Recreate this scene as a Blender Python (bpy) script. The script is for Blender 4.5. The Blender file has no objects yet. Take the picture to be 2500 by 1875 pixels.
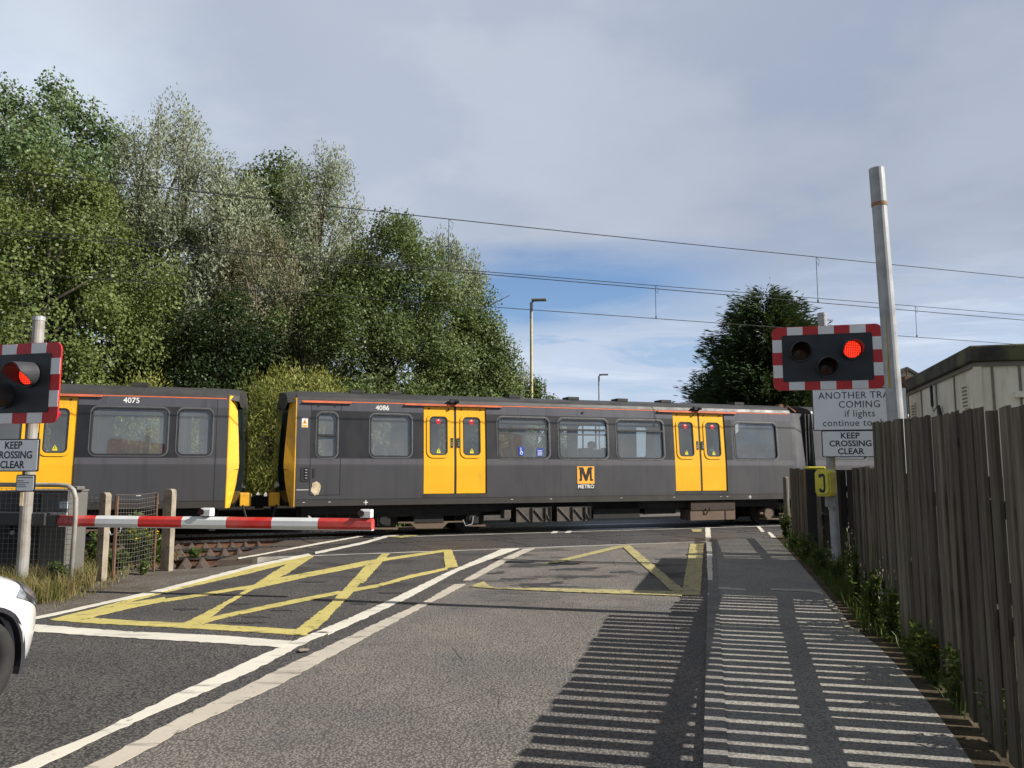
import bpy, bmesh, math, random
import numpy as np
from mathutils import Vector, Matrix
from mathutils.geometry import tessellate_polygon
R = math.radians
scn = bpy.context.scene
COL = scn.collection
random.seed(7)

# ------------------------------------------------------------------ camera
CAM_H = 1.55; FPX = 1878.4; CX, CY = 1250.0, 937.5; HOR = 1142.6
PITCH = math.atan((HOR - CY) / FPX)
cd = bpy.data.cameras.new('camera'); cam = bpy.data.objects.new('camera', cd); COL.objects.link(cam)
cd.sensor_fit = 'HORIZONTAL'; cd.sensor_width = 36.0; cd.lens = 36.0 * FPX / 2500.0
cd.clip_start = 0.05; cd.clip_end = 3000
cam.location = (0, 0, CAM_H); cam.rotation_euler = (R(90) + PITCH, 0, 0)
scn.camera = cam

# ------------------------------------------------------------------ exposure, sun, sky
vs = scn.view_settings; vs.view_transform = 'Standard'; vs.look = 'None'; vs.exposure = 0.8; vs.gamma = 1.0
SUN_EL = R(36.7); SUN_AZ = math.atan2(-0.216, 0.976)      # direction towards the sun, angle from +X
sd = bpy.data.lights.new('sun', 'SUN'); sd.energy = 5.0; sd.angle = R(0.4); sd.color = (1.0, 0.95, 0.87)
sun = bpy.data.objects.new('sun', sd); COL.objects.link(sun)
SDIR = Vector((math.cos(SUN_EL) * math.cos(SUN_AZ), math.cos(SUN_EL) * math.sin(SUN_AZ), math.sin(SUN_EL)))
sun.rotation_euler = SDIR.to_track_quat('Z', 'Y').to_euler(); sun.location = (20, -5, 30)

world = bpy.data.worlds.new('World'); scn.world = world; world.use_nodes = True
nt = world.node_tree; N = nt.nodes; L = nt.links
bg = N['Background']
sky = N.new('ShaderNodeTexSky'); sky.sky_type = 'NISHITA'; sky.sun_disc = False
sky.sun_elevation = SUN_EL; sky.sun_rotation = math.pi / 2 - SUN_AZ
sky.air_density = 1.0; sky.dust_density = 0.6; sky.ozone_density = 1.6
SKY_STRENGTH = 0.12
def wn(t, **kw):
    n = N.new(t)
    for k, v in kw.items(): setattr(n, k, v)
    return n
def wmath(op, a, b=None, clamp=False):
    n = wn('ShaderNodeMath', operation=op, use_clamp=clamp)
    for i, x in enumerate((a, b)):
        if x is None: continue
        if isinstance(x, (int, float)): n.inputs[i].default_value = x
        else: L.new(x, n.inputs[i])
    return n.outputs[0]
def wmaprange(v, a, b, c=0.0, d=1.0):
    n = wn('ShaderNodeMapRange', interpolation_type='SMOOTHSTEP')
    L.new(v, n.inputs[0])
    for i, x in enumerate((a, b, c, d)): n.inputs[i + 1].default_value = x
    return n.outputs[0]
def wmix(f, a, b):
    n = wn('ShaderNodeMix', data_type='RGBA')
    if isinstance(f, (int, float)): n.inputs[0].default_value = f
    else: L.new(f, n.inputs[0])
    for i, x in ((6, a), (7, b)):
        if isinstance(x, tuple): n.inputs[i].default_value = (*x, 1)
        else: L.new(x, n.inputs[i])
    return n.outputs[2]
tc = wn('ShaderNodeTexCoord'); sep = wn('ShaderNodeSeparateXYZ'); L.new(tc.outputs['Generated'], sep.inputs[0])
dx, dy, dz = sep.outputs
zc = wmath('ADD', wmath('MAXIMUM', dz, 0.0), 0.16)
comb = wn('ShaderNodeCombineXYZ')                           # the cloud deck seen from below
L.new(wmath('DIVIDE', dx, zc), comb.inputs[0]); L.new(wmath('DIVIDE', dy, zc), comb.inputs[1])
def wnoise(scale, detail, rough, off, sx=1.0):
    mp = wn('ShaderNodeMapping'); mp.inputs['Location'].default_value = off; mp.inputs['Scale'].default_value = (sx, 1, 1)
    L.new(comb.outputs[0], mp.inputs[0])
    n = wn('ShaderNodeTexNoise'); n.inputs['Scale'].default_value = scale; n.inputs['Detail'].default_value = detail
    n.inputs['Roughness'].default_value = rough; L.new(mp.outputs[0], n.inputs['Vector'])
    return n.outputs[0]
n_big = wnoise(0.9, 4, 0.5, (3.1, 0.7, 0))
n_mid = wnoise(1.6, 7, 0.55, (0.4, 2.2, 1))
n_wisp = wnoise(1.3, 8, 0.62, (5.2, 1.0, 2), 0.6)
az = wmath('DIVIDE', dx, wmath('MAXIMUM', dy, 0.15))       # azimuth tangent
k = wmath('SQRT', wmath('ADD', wmath('POWER', dx, 2.0), wmath('POWER', dy, 2.0)))
el = wmath('DIVIDE', dz, wmath('MAXIMUM', k, 0.05))         # elevation tangent
# cloud brightness: a bright sheet upper left, a grey one upper right
side = wmaprange(az, -0.75, -0.25); side2 = wmaprange(az, -0.25, 0.60)
cl = wmix(side, (0.68, 0.76, 0.865), (0.475, 0.525, 0.62)); cl = wmix(side2, cl, (0.345, 0.395, 0.495))
high = wmaprange(wmath('ADD', el, wmath('MULTIPLY', wmath('SUBTRACT', n_big, 0.5), 0.4)), 0.42, 0.85)
cl = wmix(wmath('MULTIPLY', high, 0.55), cl, (0.50, 0.54, 0.62))
tone = wmaprange(n_mid, 0.36, 0.70)
cl = wmix(wmath('MULTIPLY', tone, 0.26), cl, (0.60, 0.66, 0.77))
cl = wmix(wmath('MULTIPLY', wmaprange(n_big, 0.46, 0.66), 0.30), cl, (0.33, 0.375, 0.47))
# low white wisps near the horizon
low = wmaprange(el, 0.30, 0.10)
cl = wmix(wmath('MULTIPLY', low, 0.78), cl, (0.545, 0.645, 0.815))
cmb2 = wn('ShaderNodeCombineXYZ'); L.new(wmath('MULTIPLY', az, 1.6), cmb2.inputs[0]); L.new(wmath('MULTIPLY', el, 9.0), cmb2.inputs[1]); cmb2.inputs[2].default_value = 2.7
nst = wn('ShaderNodeTexNoise'); nst.inputs['Scale'].default_value = 2.6; nst.inputs['Detail'].default_value = 7; nst.inputs['Roughness'].default_value = 0.6; nst.inputs['Distortion'].default_value = 0.6; L.new(cmb2.outputs[0], nst.inputs['Vector'])
cl = wmix(wmath('MULTIPLY', wmaprange(nst.outputs[0], 0.50, 0.66), wmath('MULTIPLY', low, 0.7)), cl, (0.66, 0.74, 0.87))
# a gap of blue low over the crossing, and ragged thin places under it
def band(v, c, w):
    return wmaprange(wmath('ABSOLUTE', wmath('SUBTRACT', v, c)), w, 0.0)
elw = wmath('ADD', el, wmath('MULTIPLY', wmath('SUBTRACT', n_wisp, 0.5), 0.12))
gap = wmath('MULTIPLY', band(elw, 0.235, 0.078), band(az, 0.04, 0.40))
thin = wmath('MULTIPLY', wmaprange(nst.outputs[0], 0.50, 0.36), wmath('MULTIPLY', wmaprange(el, 0.25, 0.16), 0.62))
left_hole = wmath('MULTIPLY', wmaprange(n_mid, 0.52, 0.40), 0.12)
clear = wmath('MAXIMUM', wmath('MAXIMUM', wmath('MULTIPLY', gap, 1.28), thin), left_hole, True)
clear = wmath('MINIMUM', clear, 0.93)
skm = wn('ShaderNodeVectorMath', operation='MULTIPLY'); L.new(sky.outputs[0], skm.inputs[0]); skm.inputs[1].default_value = (0.46, 0.55, 0.66)
clm = wn('ShaderNodeVectorMath', operation='SCALE'); L.new(cl, clm.inputs[0]); clm.inputs['Scale'].default_value = 1.10 / SKY_STRENGTH / 2 ** vs.exposure
fin = wmix(clear, clm.outputs[0], skm.outputs[0])
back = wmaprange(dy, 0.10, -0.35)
fin = wmix(wmath('MULTIPLY', back, 0.30), fin, (0.0, 0.0, 0.0))                   # sky behind the camera darkened, out of view, to deepen the shadows
fin = wmix(wmath('MULTIPLY', wmaprange(dz, 0.60, 0.85), 0.62), fin, (0.0, 0.0, 0.0))               # unseen sky overhead darkened too, for deeper shade on the ground
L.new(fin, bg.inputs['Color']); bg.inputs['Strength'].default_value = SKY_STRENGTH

# ------------------------------------------------------------------ photo geometry helpers (pixels of the 2500 px wide photograph)
def ray(x, y):
    u = (x - CX) / FPX; v = -(y - CY) / FPX; c, s = math.cos(PITCH), math.sin(PITCH)
    return (u, c - v * s, s + v * c)
def g(x, y, z=0.0):
    r = ray(x, y); t = (z - CAM_H) / r[2]; return (r[0] * t, r[1] * t)
def at(x, y, Y):
    r = ray(x, y); t = Y / r[1]; return (r[0] * t, Y, CAM_H + r[2] * t)
def crop(ox, oy, s): return lambda pts: [(ox + x / s, oy + y / s) for x, y in pts]
C2 = crop(600, 900, 3.16); C3 = crop(1200, 900, 2.949); C5 = crop(0, 1300, 2.4578); C6 = crop(800, 1200, 2.011)
C7 = crop(1700, 1200, 2.4575); C8 = crop(400, 1380, 3.16)
PHI = R(71.0)
TD = Vector((math.sin(PHI), math.cos(PHI), 0)); TN = Vector((-math.cos(PHI), math.sin(PHI), 0))
TANG = math.atan2(TD.y, TD.x)
def trk(s, p, z=0.0): v = TD * s + TN * p; return (v.x, v.y, z)
RH = R(14.4); RD = Vector((math.sin(RH), math.cos(RH), 0)); RR = Vector((math.cos(RH), -math.sin(RH), 0))

# ------------------------------------------------------------------ materials
def srgb(r, g_, b): return tuple((x / 255 / 12.92) if x / 255 <= 0.04045 else ((x / 255 + 0.055) / 1.055) ** 2.4 for x in (r, g_, b))
class NG:
    def __init__(s, name):
        s.m = bpy.data.materials.new(name); s.m.use_nodes = True; s.t = s.m.node_tree; s.n = s.t.nodes; s.l = s.t.links
        s.b = s.n['Principled BSDF']; s.tc = None
    def new(s, t, **kw):
        n = s.n.new(t)
        for k, v in kw.items(): setattr(n, k, v)
        return n
    def put(s, x, sock):
        if isinstance(x, (int, float)): sock.default_value = x
        elif isinstance(x, tuple): sock.default_value = (*x, 1) if len(sock.default_value) == 4 and len(x) == 3 else x
        else: s.l.new(x, sock)
    def coord(s):
        if not s.tc: s.tc = s.new('ShaderNodeTexCoord')
        return s.tc.outputs['Object']
    def xyz(s):
        n = s.new('ShaderNodeSeparateXYZ'); s.l.new(s.coord(), n.inputs[0]); return n.outputs
    def noise(s, scale, detail=4, rough=0.55, stretch=None, off=None):
        n = s.new('ShaderNodeTexNoise'); n.inputs['Scale'].default_value = scale; n.inputs['Detail'].default_value = detail; n.inputs['Roughness'].default_value = rough
        v = s.coord()
        if stretch or off:
            mp = s.new('ShaderNodeMapping')
            if stretch: mp.inputs['Scale'].default_value = stretch
            if off: mp.inputs['Location'].default_value = off
            s.l.new(v, mp.inputs[0]); v = mp.outputs[0]
        s.l.new(v, n.inputs['Vector']); return n.outputs[0]
    def vor(s, scale, feature='F1', out='Distance', stretch=None):
        n = s.new('ShaderNodeTexVoronoi', feature=feature); n.inputs['Scale'].default_value = scale
        v = s.coord()
        if stretch:
            mp = s.new('ShaderNodeMapping'); mp.inputs['Scale'].default_value = stretch; s.l.new(v, mp.inputs[0]); v = mp.outputs[0]
        s.l.new(v, n.inputs['Vector']); return n.outputs[out]
    def math(s, op, a, b=None, clamp=False):
        n = s.new('ShaderNodeMath', operation=op, use_clamp=clamp); s.put(a, n.inputs[0])
        if b is not None: s.put(b, n.inputs[1])
        return n.outputs[0]
    def ramp(s, v, a, b, c=0.0, d=1.0):
        n = s.new('ShaderNodeMapRange'); s.put(v, n.inputs[0])
        for i, x in enumerate((a, b, c, d)): s.put(x, n.inputs[i + 1])
        return n.outputs[0]
    def mix(s, f, a, b, blend='MIX'):
        n = s.new('ShaderNodeMix', data_type='RGBA', blend_type=blend); s.put(f, n.inputs[0]); s.put(a, n.inputs[6]); s.put(b, n.inputs[7]); return n.outputs[2]
    def rnd(s): return s.new('ShaderNodeNewGeometry').outputs['Random Per Island']
    def bump(s, h, strength=0.3, dist=0.01):
        n = s.new('ShaderNodeBump'); n.inputs['Strength'].default_value = strength; n.inputs['Distance'].default_value = dist
        s.put(h, n.inputs['Height']); s.l.new(n.outputs[0], s.b.inputs['Normal'])
    def done(s, col=None, rough=None, metal=None, spec=None):
        if col is not None: s.put(col, s.b.inputs['Base Color'])
        if rough is not None: s.put(rough, s.b.inputs['Roughness'])
        if metal is not None: s.put(metal, s.b.inputs['Metallic'])
        if spec is not None: s.put(spec, s.b.inputs['Specular IOR Level'])
        return s.m
def plain(name, col, rough=0.5, metal=0.0, var=0.25, scale=6.0, col2=None, bump=0.0, bscale=60, stretch=None, spec=None):
    k = NG(name)
    c2 = col2 or tuple(max(0, x * (1 - var)) for x in col)
    f = k.ramp(k.noise(scale, 6, 0.6, stretch), 0.35, 0.68)
    c = k.mix(f, col, c2)
    if bump: k.bump(k.noise(bscale, 3, 0.6, stretch), bump, 0.004)
    return k.done(c, k.ramp(k.noise(scale * 2.3, 4), 0.3, 0.7, max(0.02, rough - 0.07), min(1, rough + 0.08)), metal, spec)

def asphalt(name, cols, stone=True):
    k = NG(name); x, y, z = k.xyz()
    return k
# road: darker resurfaced lane left of the centre line, worn chippings on the right
k = NG('road_asphalt'); x, y, z = k.xyz()
side = k.math('SUBTRACT', x, k.math('ADD', k.math('MULTIPLY', y, 0.241), -3.16))
wob = k.math('MULTIPLY', k.math('SUBTRACT', k.noise(1.4, 3), 0.5), 0.3)
rightlane = k.ramp(k.math('ADD', side, k.math('MULTIPLY', wob, 0.2)), -0.10, -0.02)
agg = k.vor(52); agg2 = k.noise(140, 3, 0.7); blotch = k.noise(0.9, 5, 0.6); blot2 = k.noise(2.6, 6, 0.65)
dark = k.mix(k.ramp(blotch, 0.35, 0.65), srgb(74, 73, 73), srgb(96, 91, 87))
lite = k.mix(k.ramp(blotch, 0.35, 0.66), srgb(98, 95, 94), srgb(124, 116, 108))
base = k.mix(rightlane, dark, lite)
base = k.mix(k.math('MULTIPLY', k.ramp(agg, 0.40, 0.60), k.math('SUBTRACT', 0.85, k.math('MULTIPLY', rightlane, 0.22))), base, k.mix(rightlane, srgb(26, 25, 25), srgb(36, 33, 31)))
base = k.mix(k.math('MULTIPLY', k.ramp(agg2, 0.45, 0.75), 0.45), base, k.mix(rightlane, srgb(92, 88, 84), srgb(146, 140, 132)))
stain = k.math('MULTIPLY', k.ramp(k.noise(1.1, 8, 0.72, (0.5, 1.3, 1), (4, 2, 0)), 0.52, 0.62), k.ramp(y, 8.0, 10.5))
base = k.mix(k.math('MULTIPLY', stain, 0.85), base, srgb(38, 37, 38))
oil = k.math('MULTIPLY', k.ramp(k.noise(0.55, 4, 0.5, (1.6, 0.35, 1), (1, 7, 0)), 0.56, 0.70), 0.35)
base = k.mix(oil, base, srgb(55, 52, 50))
crk = k.ramp(k.vor(0.55, 'DISTANCE_TO_EDGE', stretch=(1, 1, 0.1)), 0.004, 0.0)
base = k.mix(k.math('MULTIPLY', crk, k.math('MULTIPLY', k.ramp(k.noise(0.7, 2), 0.5, 0.56), 0.8)), base, srgb(30, 29, 29))
k.bump(k.math('ADD', k.math('MULTIPLY', agg, -1.1), k.math('MULTIPLY', agg2, 0.8)), 0.9, 0.012)
M_ROAD = k.done(base, 0.82, 0, 0.35)
k = NG('pavement_asphalt'); f = k.noise(110, 3, 0.7); b2 = k.noise(1.3, 5, 0.6)
c = k.mix(k.ramp(b2, 0.35, 0.65), srgb(128, 125, 120), srgb(146, 141, 132)); c = k.mix(k.math('MULTIPLY', k.ramp(f, 0.5, 0.75), 0.5), c, srgb(140, 136, 130))
c = k.mix(k.math('MULTIPLY', k.ramp(k.vor(60), 0.45, 0.65), 0.5), c, srgb(50, 49, 50)); k.bump(f, 0.5, 0.006); M_PAVE = k.done(c, 0.85, 0, 0.3)
k = NG('kerb_concrete'); x, y, z = k.xyz(); c = k.mix(k.ramp(k.noise(4, 6), 0.35, 0.65), srgb(128, 124, 118), srgb(104, 100, 95)); c = k.mix(k.math('MULTIPLY', k.ramp(k.vor(60), 0.42, 0.62), 0.5), c, srgb(56, 54, 53))
jt = k.math('GREATER_THAN', k.math('ABSOLUTE', k.math('SUBTRACT', k.math('FRACT', k.math('MULTIPLY', y, 1.09)), 0.5)), 0.492); c = k.mix(k.math('MULTIPLY', jt, .7), c, srgb(48, 46, 45))
k.bump(k.noise(90, 3), 0.5, 0.006); M_KERB = k.done(c, 0.85)
k = NG('gravel'); v = k.vor(55, out='Color'); h = k.vor(55); bw = k.new('ShaderNodeRGBToBW'); k.l.new(v, bw.inputs[0])
c = k.mix(bw.outputs[0], srgb(66, 63, 60), srgb(116, 110, 103)); c = k.mix(k.math('MULTIPLY', k.ramp(k.noise(1.6, 6, 0.65), 0.45, 0.62), 0.6), c, srgb(70, 58, 45))
k.bump(k.math('MULTIPLY', h, -1), 0.8, 0.02); M_GRAVEL = k.done(c, 0.9, 0, 0.2)
k = NG('ballast'); v = k.vor(16, out='Color'); h = k.vor(16); bw = k.new('ShaderNodeRGBToBW'); k.l.new(v, bw.inputs[0])
c = k.mix(bw.outputs[0], srgb(60, 50, 42), srgb(120, 100, 84)); k.bump(k.math('MULTIPLY', h, -1), 1.0, 0.05); M_BALLAST = k.done(c, 0.9, 0, 0.2)
k = NG('earth'); c = k.mix(k.ramp(k.noise(0.5, 8, 0.65), 0.4, 0.6), srgb(70, 78, 44), srgb(98, 84, 60)); k.bump(k.noise(25, 6), 0.6, 0.03); M_EARTH = k.done(c, 0.95, 0, 0.1)
k = NG('dirt_strip'); c = k.mix(k.ramp(k.noise(7, 8, 0.65), 0.4, 0.6), srgb(62, 54, 42), srgb(86, 76, 60)); k.bump(k.noise(45, 6), 0.7, 0.02); M_DIRT = k.done(c, 0.95, 0, 0.1)
def paint(name, col, wear, under):
    k = NG(name); w = k.ramp(k.noise(9, 8, 0.75), wear, wear + 0.07); w2 = k.ramp(k.noise(60, 3, 0.7), 0.62, 0.74)
    crack = k.ramp(k.noise(3.0, 7, 0.68, (0.5, 3, 1)), 0.56, 0.64)
    c = k.mix(k.ramp(k.noise(2.2, 5), 0.35, 0.7), col, tuple(v * 0.86 for v in col))
    c = k.mix(k.math('MAXIMUM', k.math('MULTIPLY', w2, 0.35), k.math('MAXIMUM', w, k.math('MULTIPLY', crack, 0.6))), c, under)
    k.bump(k.noise(90, 3), 0.35, 0.004); return k.done(c, 0.6, 0, 0.3)
M_WHITE = paint('white_road_paint', (0.54, 0.51, 0.44), 0.62, srgb(72, 70, 68))
M_WHITE2 = paint('worn_white_road_paint', (0.40, 0.36, 0.30), 0.60, srgb(80, 76, 72))
M_YELLOW = paint('yellow_road_paint', (0.43, 0.365, 0.12), 0.57, srgb(60, 58, 52))
M_YELLOW2 = paint('faded_yellow_road_paint', (0.34, 0.295, 0.125), 0.53, srgb(82, 79, 74))
k = NG('rubber_deck'); x, y, z = k.xyz()
bump = k.vor(34); c = k.mix(k.ramp(k.noise(0.8, 5), 0.35, 0.7), srgb(50, 48, 49), srgb(72, 69, 67)); c = k.mix(k.math('MULTIPLY', k.ramp(bump, 0.3, 0.55), 0.55), c, srgb(34, 33, 35))
k.bump(k.math('MULTIPLY', bump, -1), 0.6, 0.01); M_DECK = k.done(c, 0.6, 0, 0.5)
k = NG('old_timber_deck'); c = k.mix(k.ramp(k.noise(3, 6, 0.6, (0.4, 3, 1)), 0.35, 0.68), srgb(74, 62, 52), srgb(50, 44, 40)); k.bump(k.noise(18, 5), 0.4, 0.01); M_TIMBER = k.done(c, 0.8)
M_CONC = plain('weathered_concrete', srgb(152, 141, 125), 0.9, 0, 0.3, 4, srgb(106, 97, 84), 0.5, 70)
M_EDGE = plain('concrete_edge_beam', srgb(176, 170, 160), 0.85, 0, 0.3, 3, srgb(120, 115, 108), 0.4, 60)
M_RAILTOP = plain('polished_rail_steel', (0.55, 0.53, 0.52), 0.28, 1.0, 0.25, 8)
M_RUST = plain('rusty_steel', srgb(112, 78, 54), 0.85, 0.1, 0.4, 9, srgb(74, 52, 40), 0.4, 60)
M_GUARD = plain('weathered_trespass_guard', srgb(66, 55, 46), 0.9, 0, 0.35, 7, srgb(70, 56, 48), 0.4, 30)
M_GALV = plain('galvanised_steel', srgb(164, 166, 168), 0.5, 0.25, 0.18, 5, srgb(136, 138, 140))
M_GALVW = plain('weathered_galvanised_steel', srgb(152, 150, 147), 0.6, 0.15, 0.2, 4, srgb(122, 113, 101))
M_RUSTRING = plain('rust_band', srgb(150, 112, 78), 0.8, 0, 0.3, 12)
M_GREYBOX = plain('grey_cabinet_paint', srgb(92, 90, 86), 0.6, 0, 0.12, 5)
M_DARKBOX = plain('black_machine_paint', srgb(48, 47, 48), 0.55, 0, 0.3, 6)
M_BLACK = plain('matt_black', (0.012, 0.014, 0.018), 0.6, 0, 0.2, 5)
M_RUBBER = plain('black_rubber', (0.014, 0.014, 0.015), 0.65, 0, 0.3, 8)
M_RED = plain('signal_red_paint', (0.52, 0.014, 0.016), 0.42, 0, 0.15, 4)
M_SIGWHITE = plain('signal_white_paint', (0.76, 0.77, 0.78), 0.45, 0, 0.1, 4)
M_BOARD = plain('signal_black_panel', (0.012, 0.016, 0.022), 0.5, 0, 0.2, 3)
M_HOOD = plain('grey_black_hood', (0.045, 0.045, 0.05), 0.45, 0, 0.3, 6)
M_SIGNFACE = plain('white_sign_face', (0.88, 0.90, 0.92), 0.5, 0, 0.09, 3)
M_SIGNINK = plain('black_sign_ink', (0.014, 0.014, 0.022), 0.5, 0, 0.1, 3)
M_WHITEPL = plain('white_enamel', (0.66, 0.66, 0.645), 0.35, 0, 0.08, 4)
M_PHONE = plain('yellow_plastic', srgb(206, 196, 60), 0.4, 0, 0.15, 6, srgb(176, 164, 52))
M_LENSDK = plain('unlit_red_lens', (0.03, 0.006, 0.006), 0.25, 0, 0.2, 6)
k = NG('lit_red_lens'); x, y, z = k.xyz()
fx = k.math('ABSOLUTE', k.math('SUBTRACT', k.math('FRACT', k.math('MULTIPLY', x, 38)), 0.5)); fz = k.math('ABSOLUTE', k.math('SUBTRACT', k.math('FRACT', k.math('MULTIPLY', z, 38)), 0.5))
dot = k.ramp(k.math('MAXIMUM', fx, fz), 0.42, 0.25)
k.put(k.mix(dot, (0.8, 0.008, 0.006), (1.0, 0.055, 0.02)), k.b.inputs['Emission Color']); k.put(k.ramp(dot, 0, 1, 0.22, 0.95), k.b.inputs['Emission Strength']); M_LENSON = k.done((0.4, 0.01, 0.01), 0.3)
k = NG('fence_wood'); rn = k.rnd()
c = k.mix(rn, srgb(76, 71, 63), srgb(124, 116, 102)); c = k.mix(k.ramp(k.noise(14, 6, 0.7, (1, 1, 0.07)), 0.38, 0.66), c, srgb(60, 52, 43))
kn = k.ramp(k.vor(5.5, stretch=(1, 1, .35)), .075, .045); c = k.mix(k.math('MULTIPLY', kn, .8), c, srgb(38, 32, 26)); c = k.mix(k.math('MULTIPLY', k.ramp(k.noise(2.2, 6, 0.6), 0.50, 0.68), 0.55), c, srgb(88, 88, 66)); c = k.mix(k.math('MULTIPLY', k.ramp(k.math('ADD', k.xyz()[2], k.math('MULTIPLY', k.noise(5, 4), .35)), .55, .15), .55), c, srgb(58, 60, 42)); c = k.mix(k.math('MULTIPLY', k.ramp(k.noise(40, 4, 0.6, (1, 1, 0.04)), 0.55, 0.75), 0.6), c, srgb(46, 41, 36))
k.bump(k.noise(45, 5, 0.65, (1, 1, 0.06)), 0.6, 0.006); M_FENCE = k.done(c, 0.9, 0, 0.2)
M_DARKWOOD = plain('dark_stained_wood', srgb(40, 34, 30), 0.85, 0, 0.3, 8, srgb(26, 23, 22), 0.4, 40, (1, 1, 0.1))
M_POLEWOOD = plain('old_pole_wood', srgb(112, 104, 92), 0.9, 0, 0.3, 10, srgb(80, 72, 62), 0.4, 40, (1, 1, 0.1))
k = NG('cabin_cream_panel'); x, y, z = k.xyz(); c = k.mix(k.ramp(k.noise(1.8, 6), 0.35, 0.7), srgb(222, 218, 200), srgb(196, 191, 174)); c = k.mix(k.math('MULTIPLY', k.ramp(k.noise(6, 6, 0.7, (1, 1, 0.12)), 0.52, 0.75), 0.5), c, srgb(118, 112, 98)); M_CABIN = k.done(c, 0.6)
k = NG('cabin_roof_felt'); c = k.mix(k.ramp(k.noise(3, 7, 0.65), 0.38, 0.64), srgb(78, 78, 66), srgb(46, 46, 42)); c = k.mix(k.math('MULTIPLY', k.ramp(k.noise(2, 5), 0.52, 0.62), 0.6), c, srgb(94, 98, 62)); k.bump(k.noise(40, 4), 0.4, 0.01); M_FELT = k.done(c, 0.9)
M_CABTRIM = plain('cabin_grey_trim', srgb(120, 118, 108), 0.7, 0, 0.3, 6)
M_WIRE = plain('dark_wire', (0.03, 0.03, 0.035), 0.6, 0.3, 0.2, 5)
# train paint
def train_paint(name, bx0, bx1):
    k = NG(name); x, y, z = k.xyz()
    def step(v, t, w=0.004): return k.ramp(v, t - w, t + w)
    lo = srgb(64, 64, 68); strip = srgb(82, 81, 86); dk = srgb(17, 19, 27); up = srgb(77, 77, 86); skirt = srgb(54, 52, 51)
    c = k.mix(step(z, 0.86), skirt, lo); c = k.mix(step(z, 1.63), c, strip)
    dkm = k.mix(k.math('MULTIPLY', step(x, bx0), k.math('SUBTRACT', 1.0, step(x, bx1))), lo, dk)
    c = k.mix(step(z, 1.76), c, dkm); c = k.mix(step(z, 2.83), c, up); c = k.mix(step(z, 3.075), c, srgb(76, 74, 73))
    gr = k.ramp(k.noise(1.2, 7, 0.65, (1, 1, 0.6)), 0.38, 0.7); c = k.mix(k.math('MULTIPLY', gr, 0.35), c, srgb(58, 54, 50))
    st = k.ramp(k.noise(9, 5, 0.6, (1, 1, 0.06)), 0.5, 0.75); c = k.mix(k.math('MULTIPLY', st, 0.38), c, srgb(38, 36, 34))
    dirt = k.ramp(z, 1.0, 0.75); c = k.mix(k.math('MULTIPLY', dirt, 0.35), c, srgb(62, 56, 50))
    k.bump(k.noise(1.6, 2, 0.5, (1, 1, .5)), 0.25, 0.03)
    k.put(0.45, k.b.inputs['Coat Weight']); k.put(0.45, k.b.inputs['Coat Roughness'])
    return k.done(c, k.ramp(gr, 0, 1, 0.36, 0.52), 0.12, 0.5)
M_TRAIN1 = train_paint('train_livery_numbered', 1.33, 12.25); M_TRAIN2 = train_paint('train_livery_left', -40, -1.35); M_TRAIN3 = train_paint('train_livery_rear', 60, 61)
k = NG('train_yellow'); x, y, z = k.xyz(); c = k.mix(k.ramp(k.noise(1.5, 6), 0.35, 0.7), (0.78, 0.41, 0.016), (0.72, 0.365, 0.015)); sm = k.math('MULTIPLY', k.math('MAXIMUM', k.ramp(k.noise(4, 7, 0.7, (1, 1, 0.3)), 0.57, 0.74), k.ramp(k.noise(24, 4, 0.7), 0.68, 0.78)), 0.5); c = k.mix(sm, c, (0.30, 0.20, 0.05)); M_TYEL = k.done(c, 0.42, 0, 0.4)
k = NG('dirty_train_yellow'); c = k.mix(k.math('MULTIPLY', k.ramp(k.noise(2.2, 8, 0.7, (1, 1, 0.5)), 0.46, 0.66), 0.65), (0.74, 0.385, 0.02), (0.26, 0.18, 0.06)); M_TYELD = k.done(c, 0.5, 0, 0.4)
M_ROOF = plain('sooty_roof', srgb(62, 60, 59), 0.5, 0.1, 0.3, 2, srgb(44, 43, 42))
M_ORANGE = plain('faded_orange_stripe', srgb(206, 106, 66), 0.6, 0, 0.3, 5, srgb(168, 92, 66))
M_TRIM = plain('window_rubber', (0.02, 0.02, 0.022), 0.55, 0, 0.3, 8)
M_ALU = plain('dull_aluminium', (0.22, 0.22, 0.22), 0.4, 0.7, 0.2, 8)
M_UNDER = plain('underframe_black', (0.012, 0.011, 0.010), 0.8, 0, 0.4, 5)
M_BRAKE = plain('brake_dust_brown', srgb(98, 82, 68), 0.85, 0, 0.35, 6, srgb(92, 76, 64), 0.3, 50)
M_GRID = plain('dusty_resistor_grid', srgb(84, 77, 70), 0.8, 0, 0.4, 9, srgb(66, 60, 55))
M_INT = plain('interior_light_grey', srgb(176, 178, 176), 0.5, 0, 0.1, 3)
M_FLOOR = plain('interior_floor', srgb(66, 68, 74), 0.7)
M_SEAT = plain('seat_moquette', srgb(58, 60, 74), 0.9, 0, 0.3, 20)
M_SEATO = plain('orange_seat_grab', srgb(226, 104, 40), 0.5)
M_POLEY = plain('white_grab_pole', (0.7, 0.7, 0.66), 0.35)
M_REDST = plain('red_sticker', (0.70, 0.03, 0.05), 0.5, 0, 0.1, 30)
M_YELST = plain('yellow_sticker', (0.75, 0.66, 0.03), 0.5)
M_BLUEST = plain('blue_sticker', (0.02, 0.06, 0.36), 0.45)
M_CREAM = plain('cream_repair_patch', srgb(214, 196, 164), 0.7, 0, 0.35, 9, srgb(150, 132, 108))
M_LOGO = plain('orange_badge', srgb(240, 170, 62), 0.5, 0, 0.12, 12)
M_LOGOK = plain('badge_black', (0.02, 0.018, 0.018), 0.5)
M_NUMW = plain('number_white', (0.74, 0.74, 0.72), 0.5)
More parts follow.
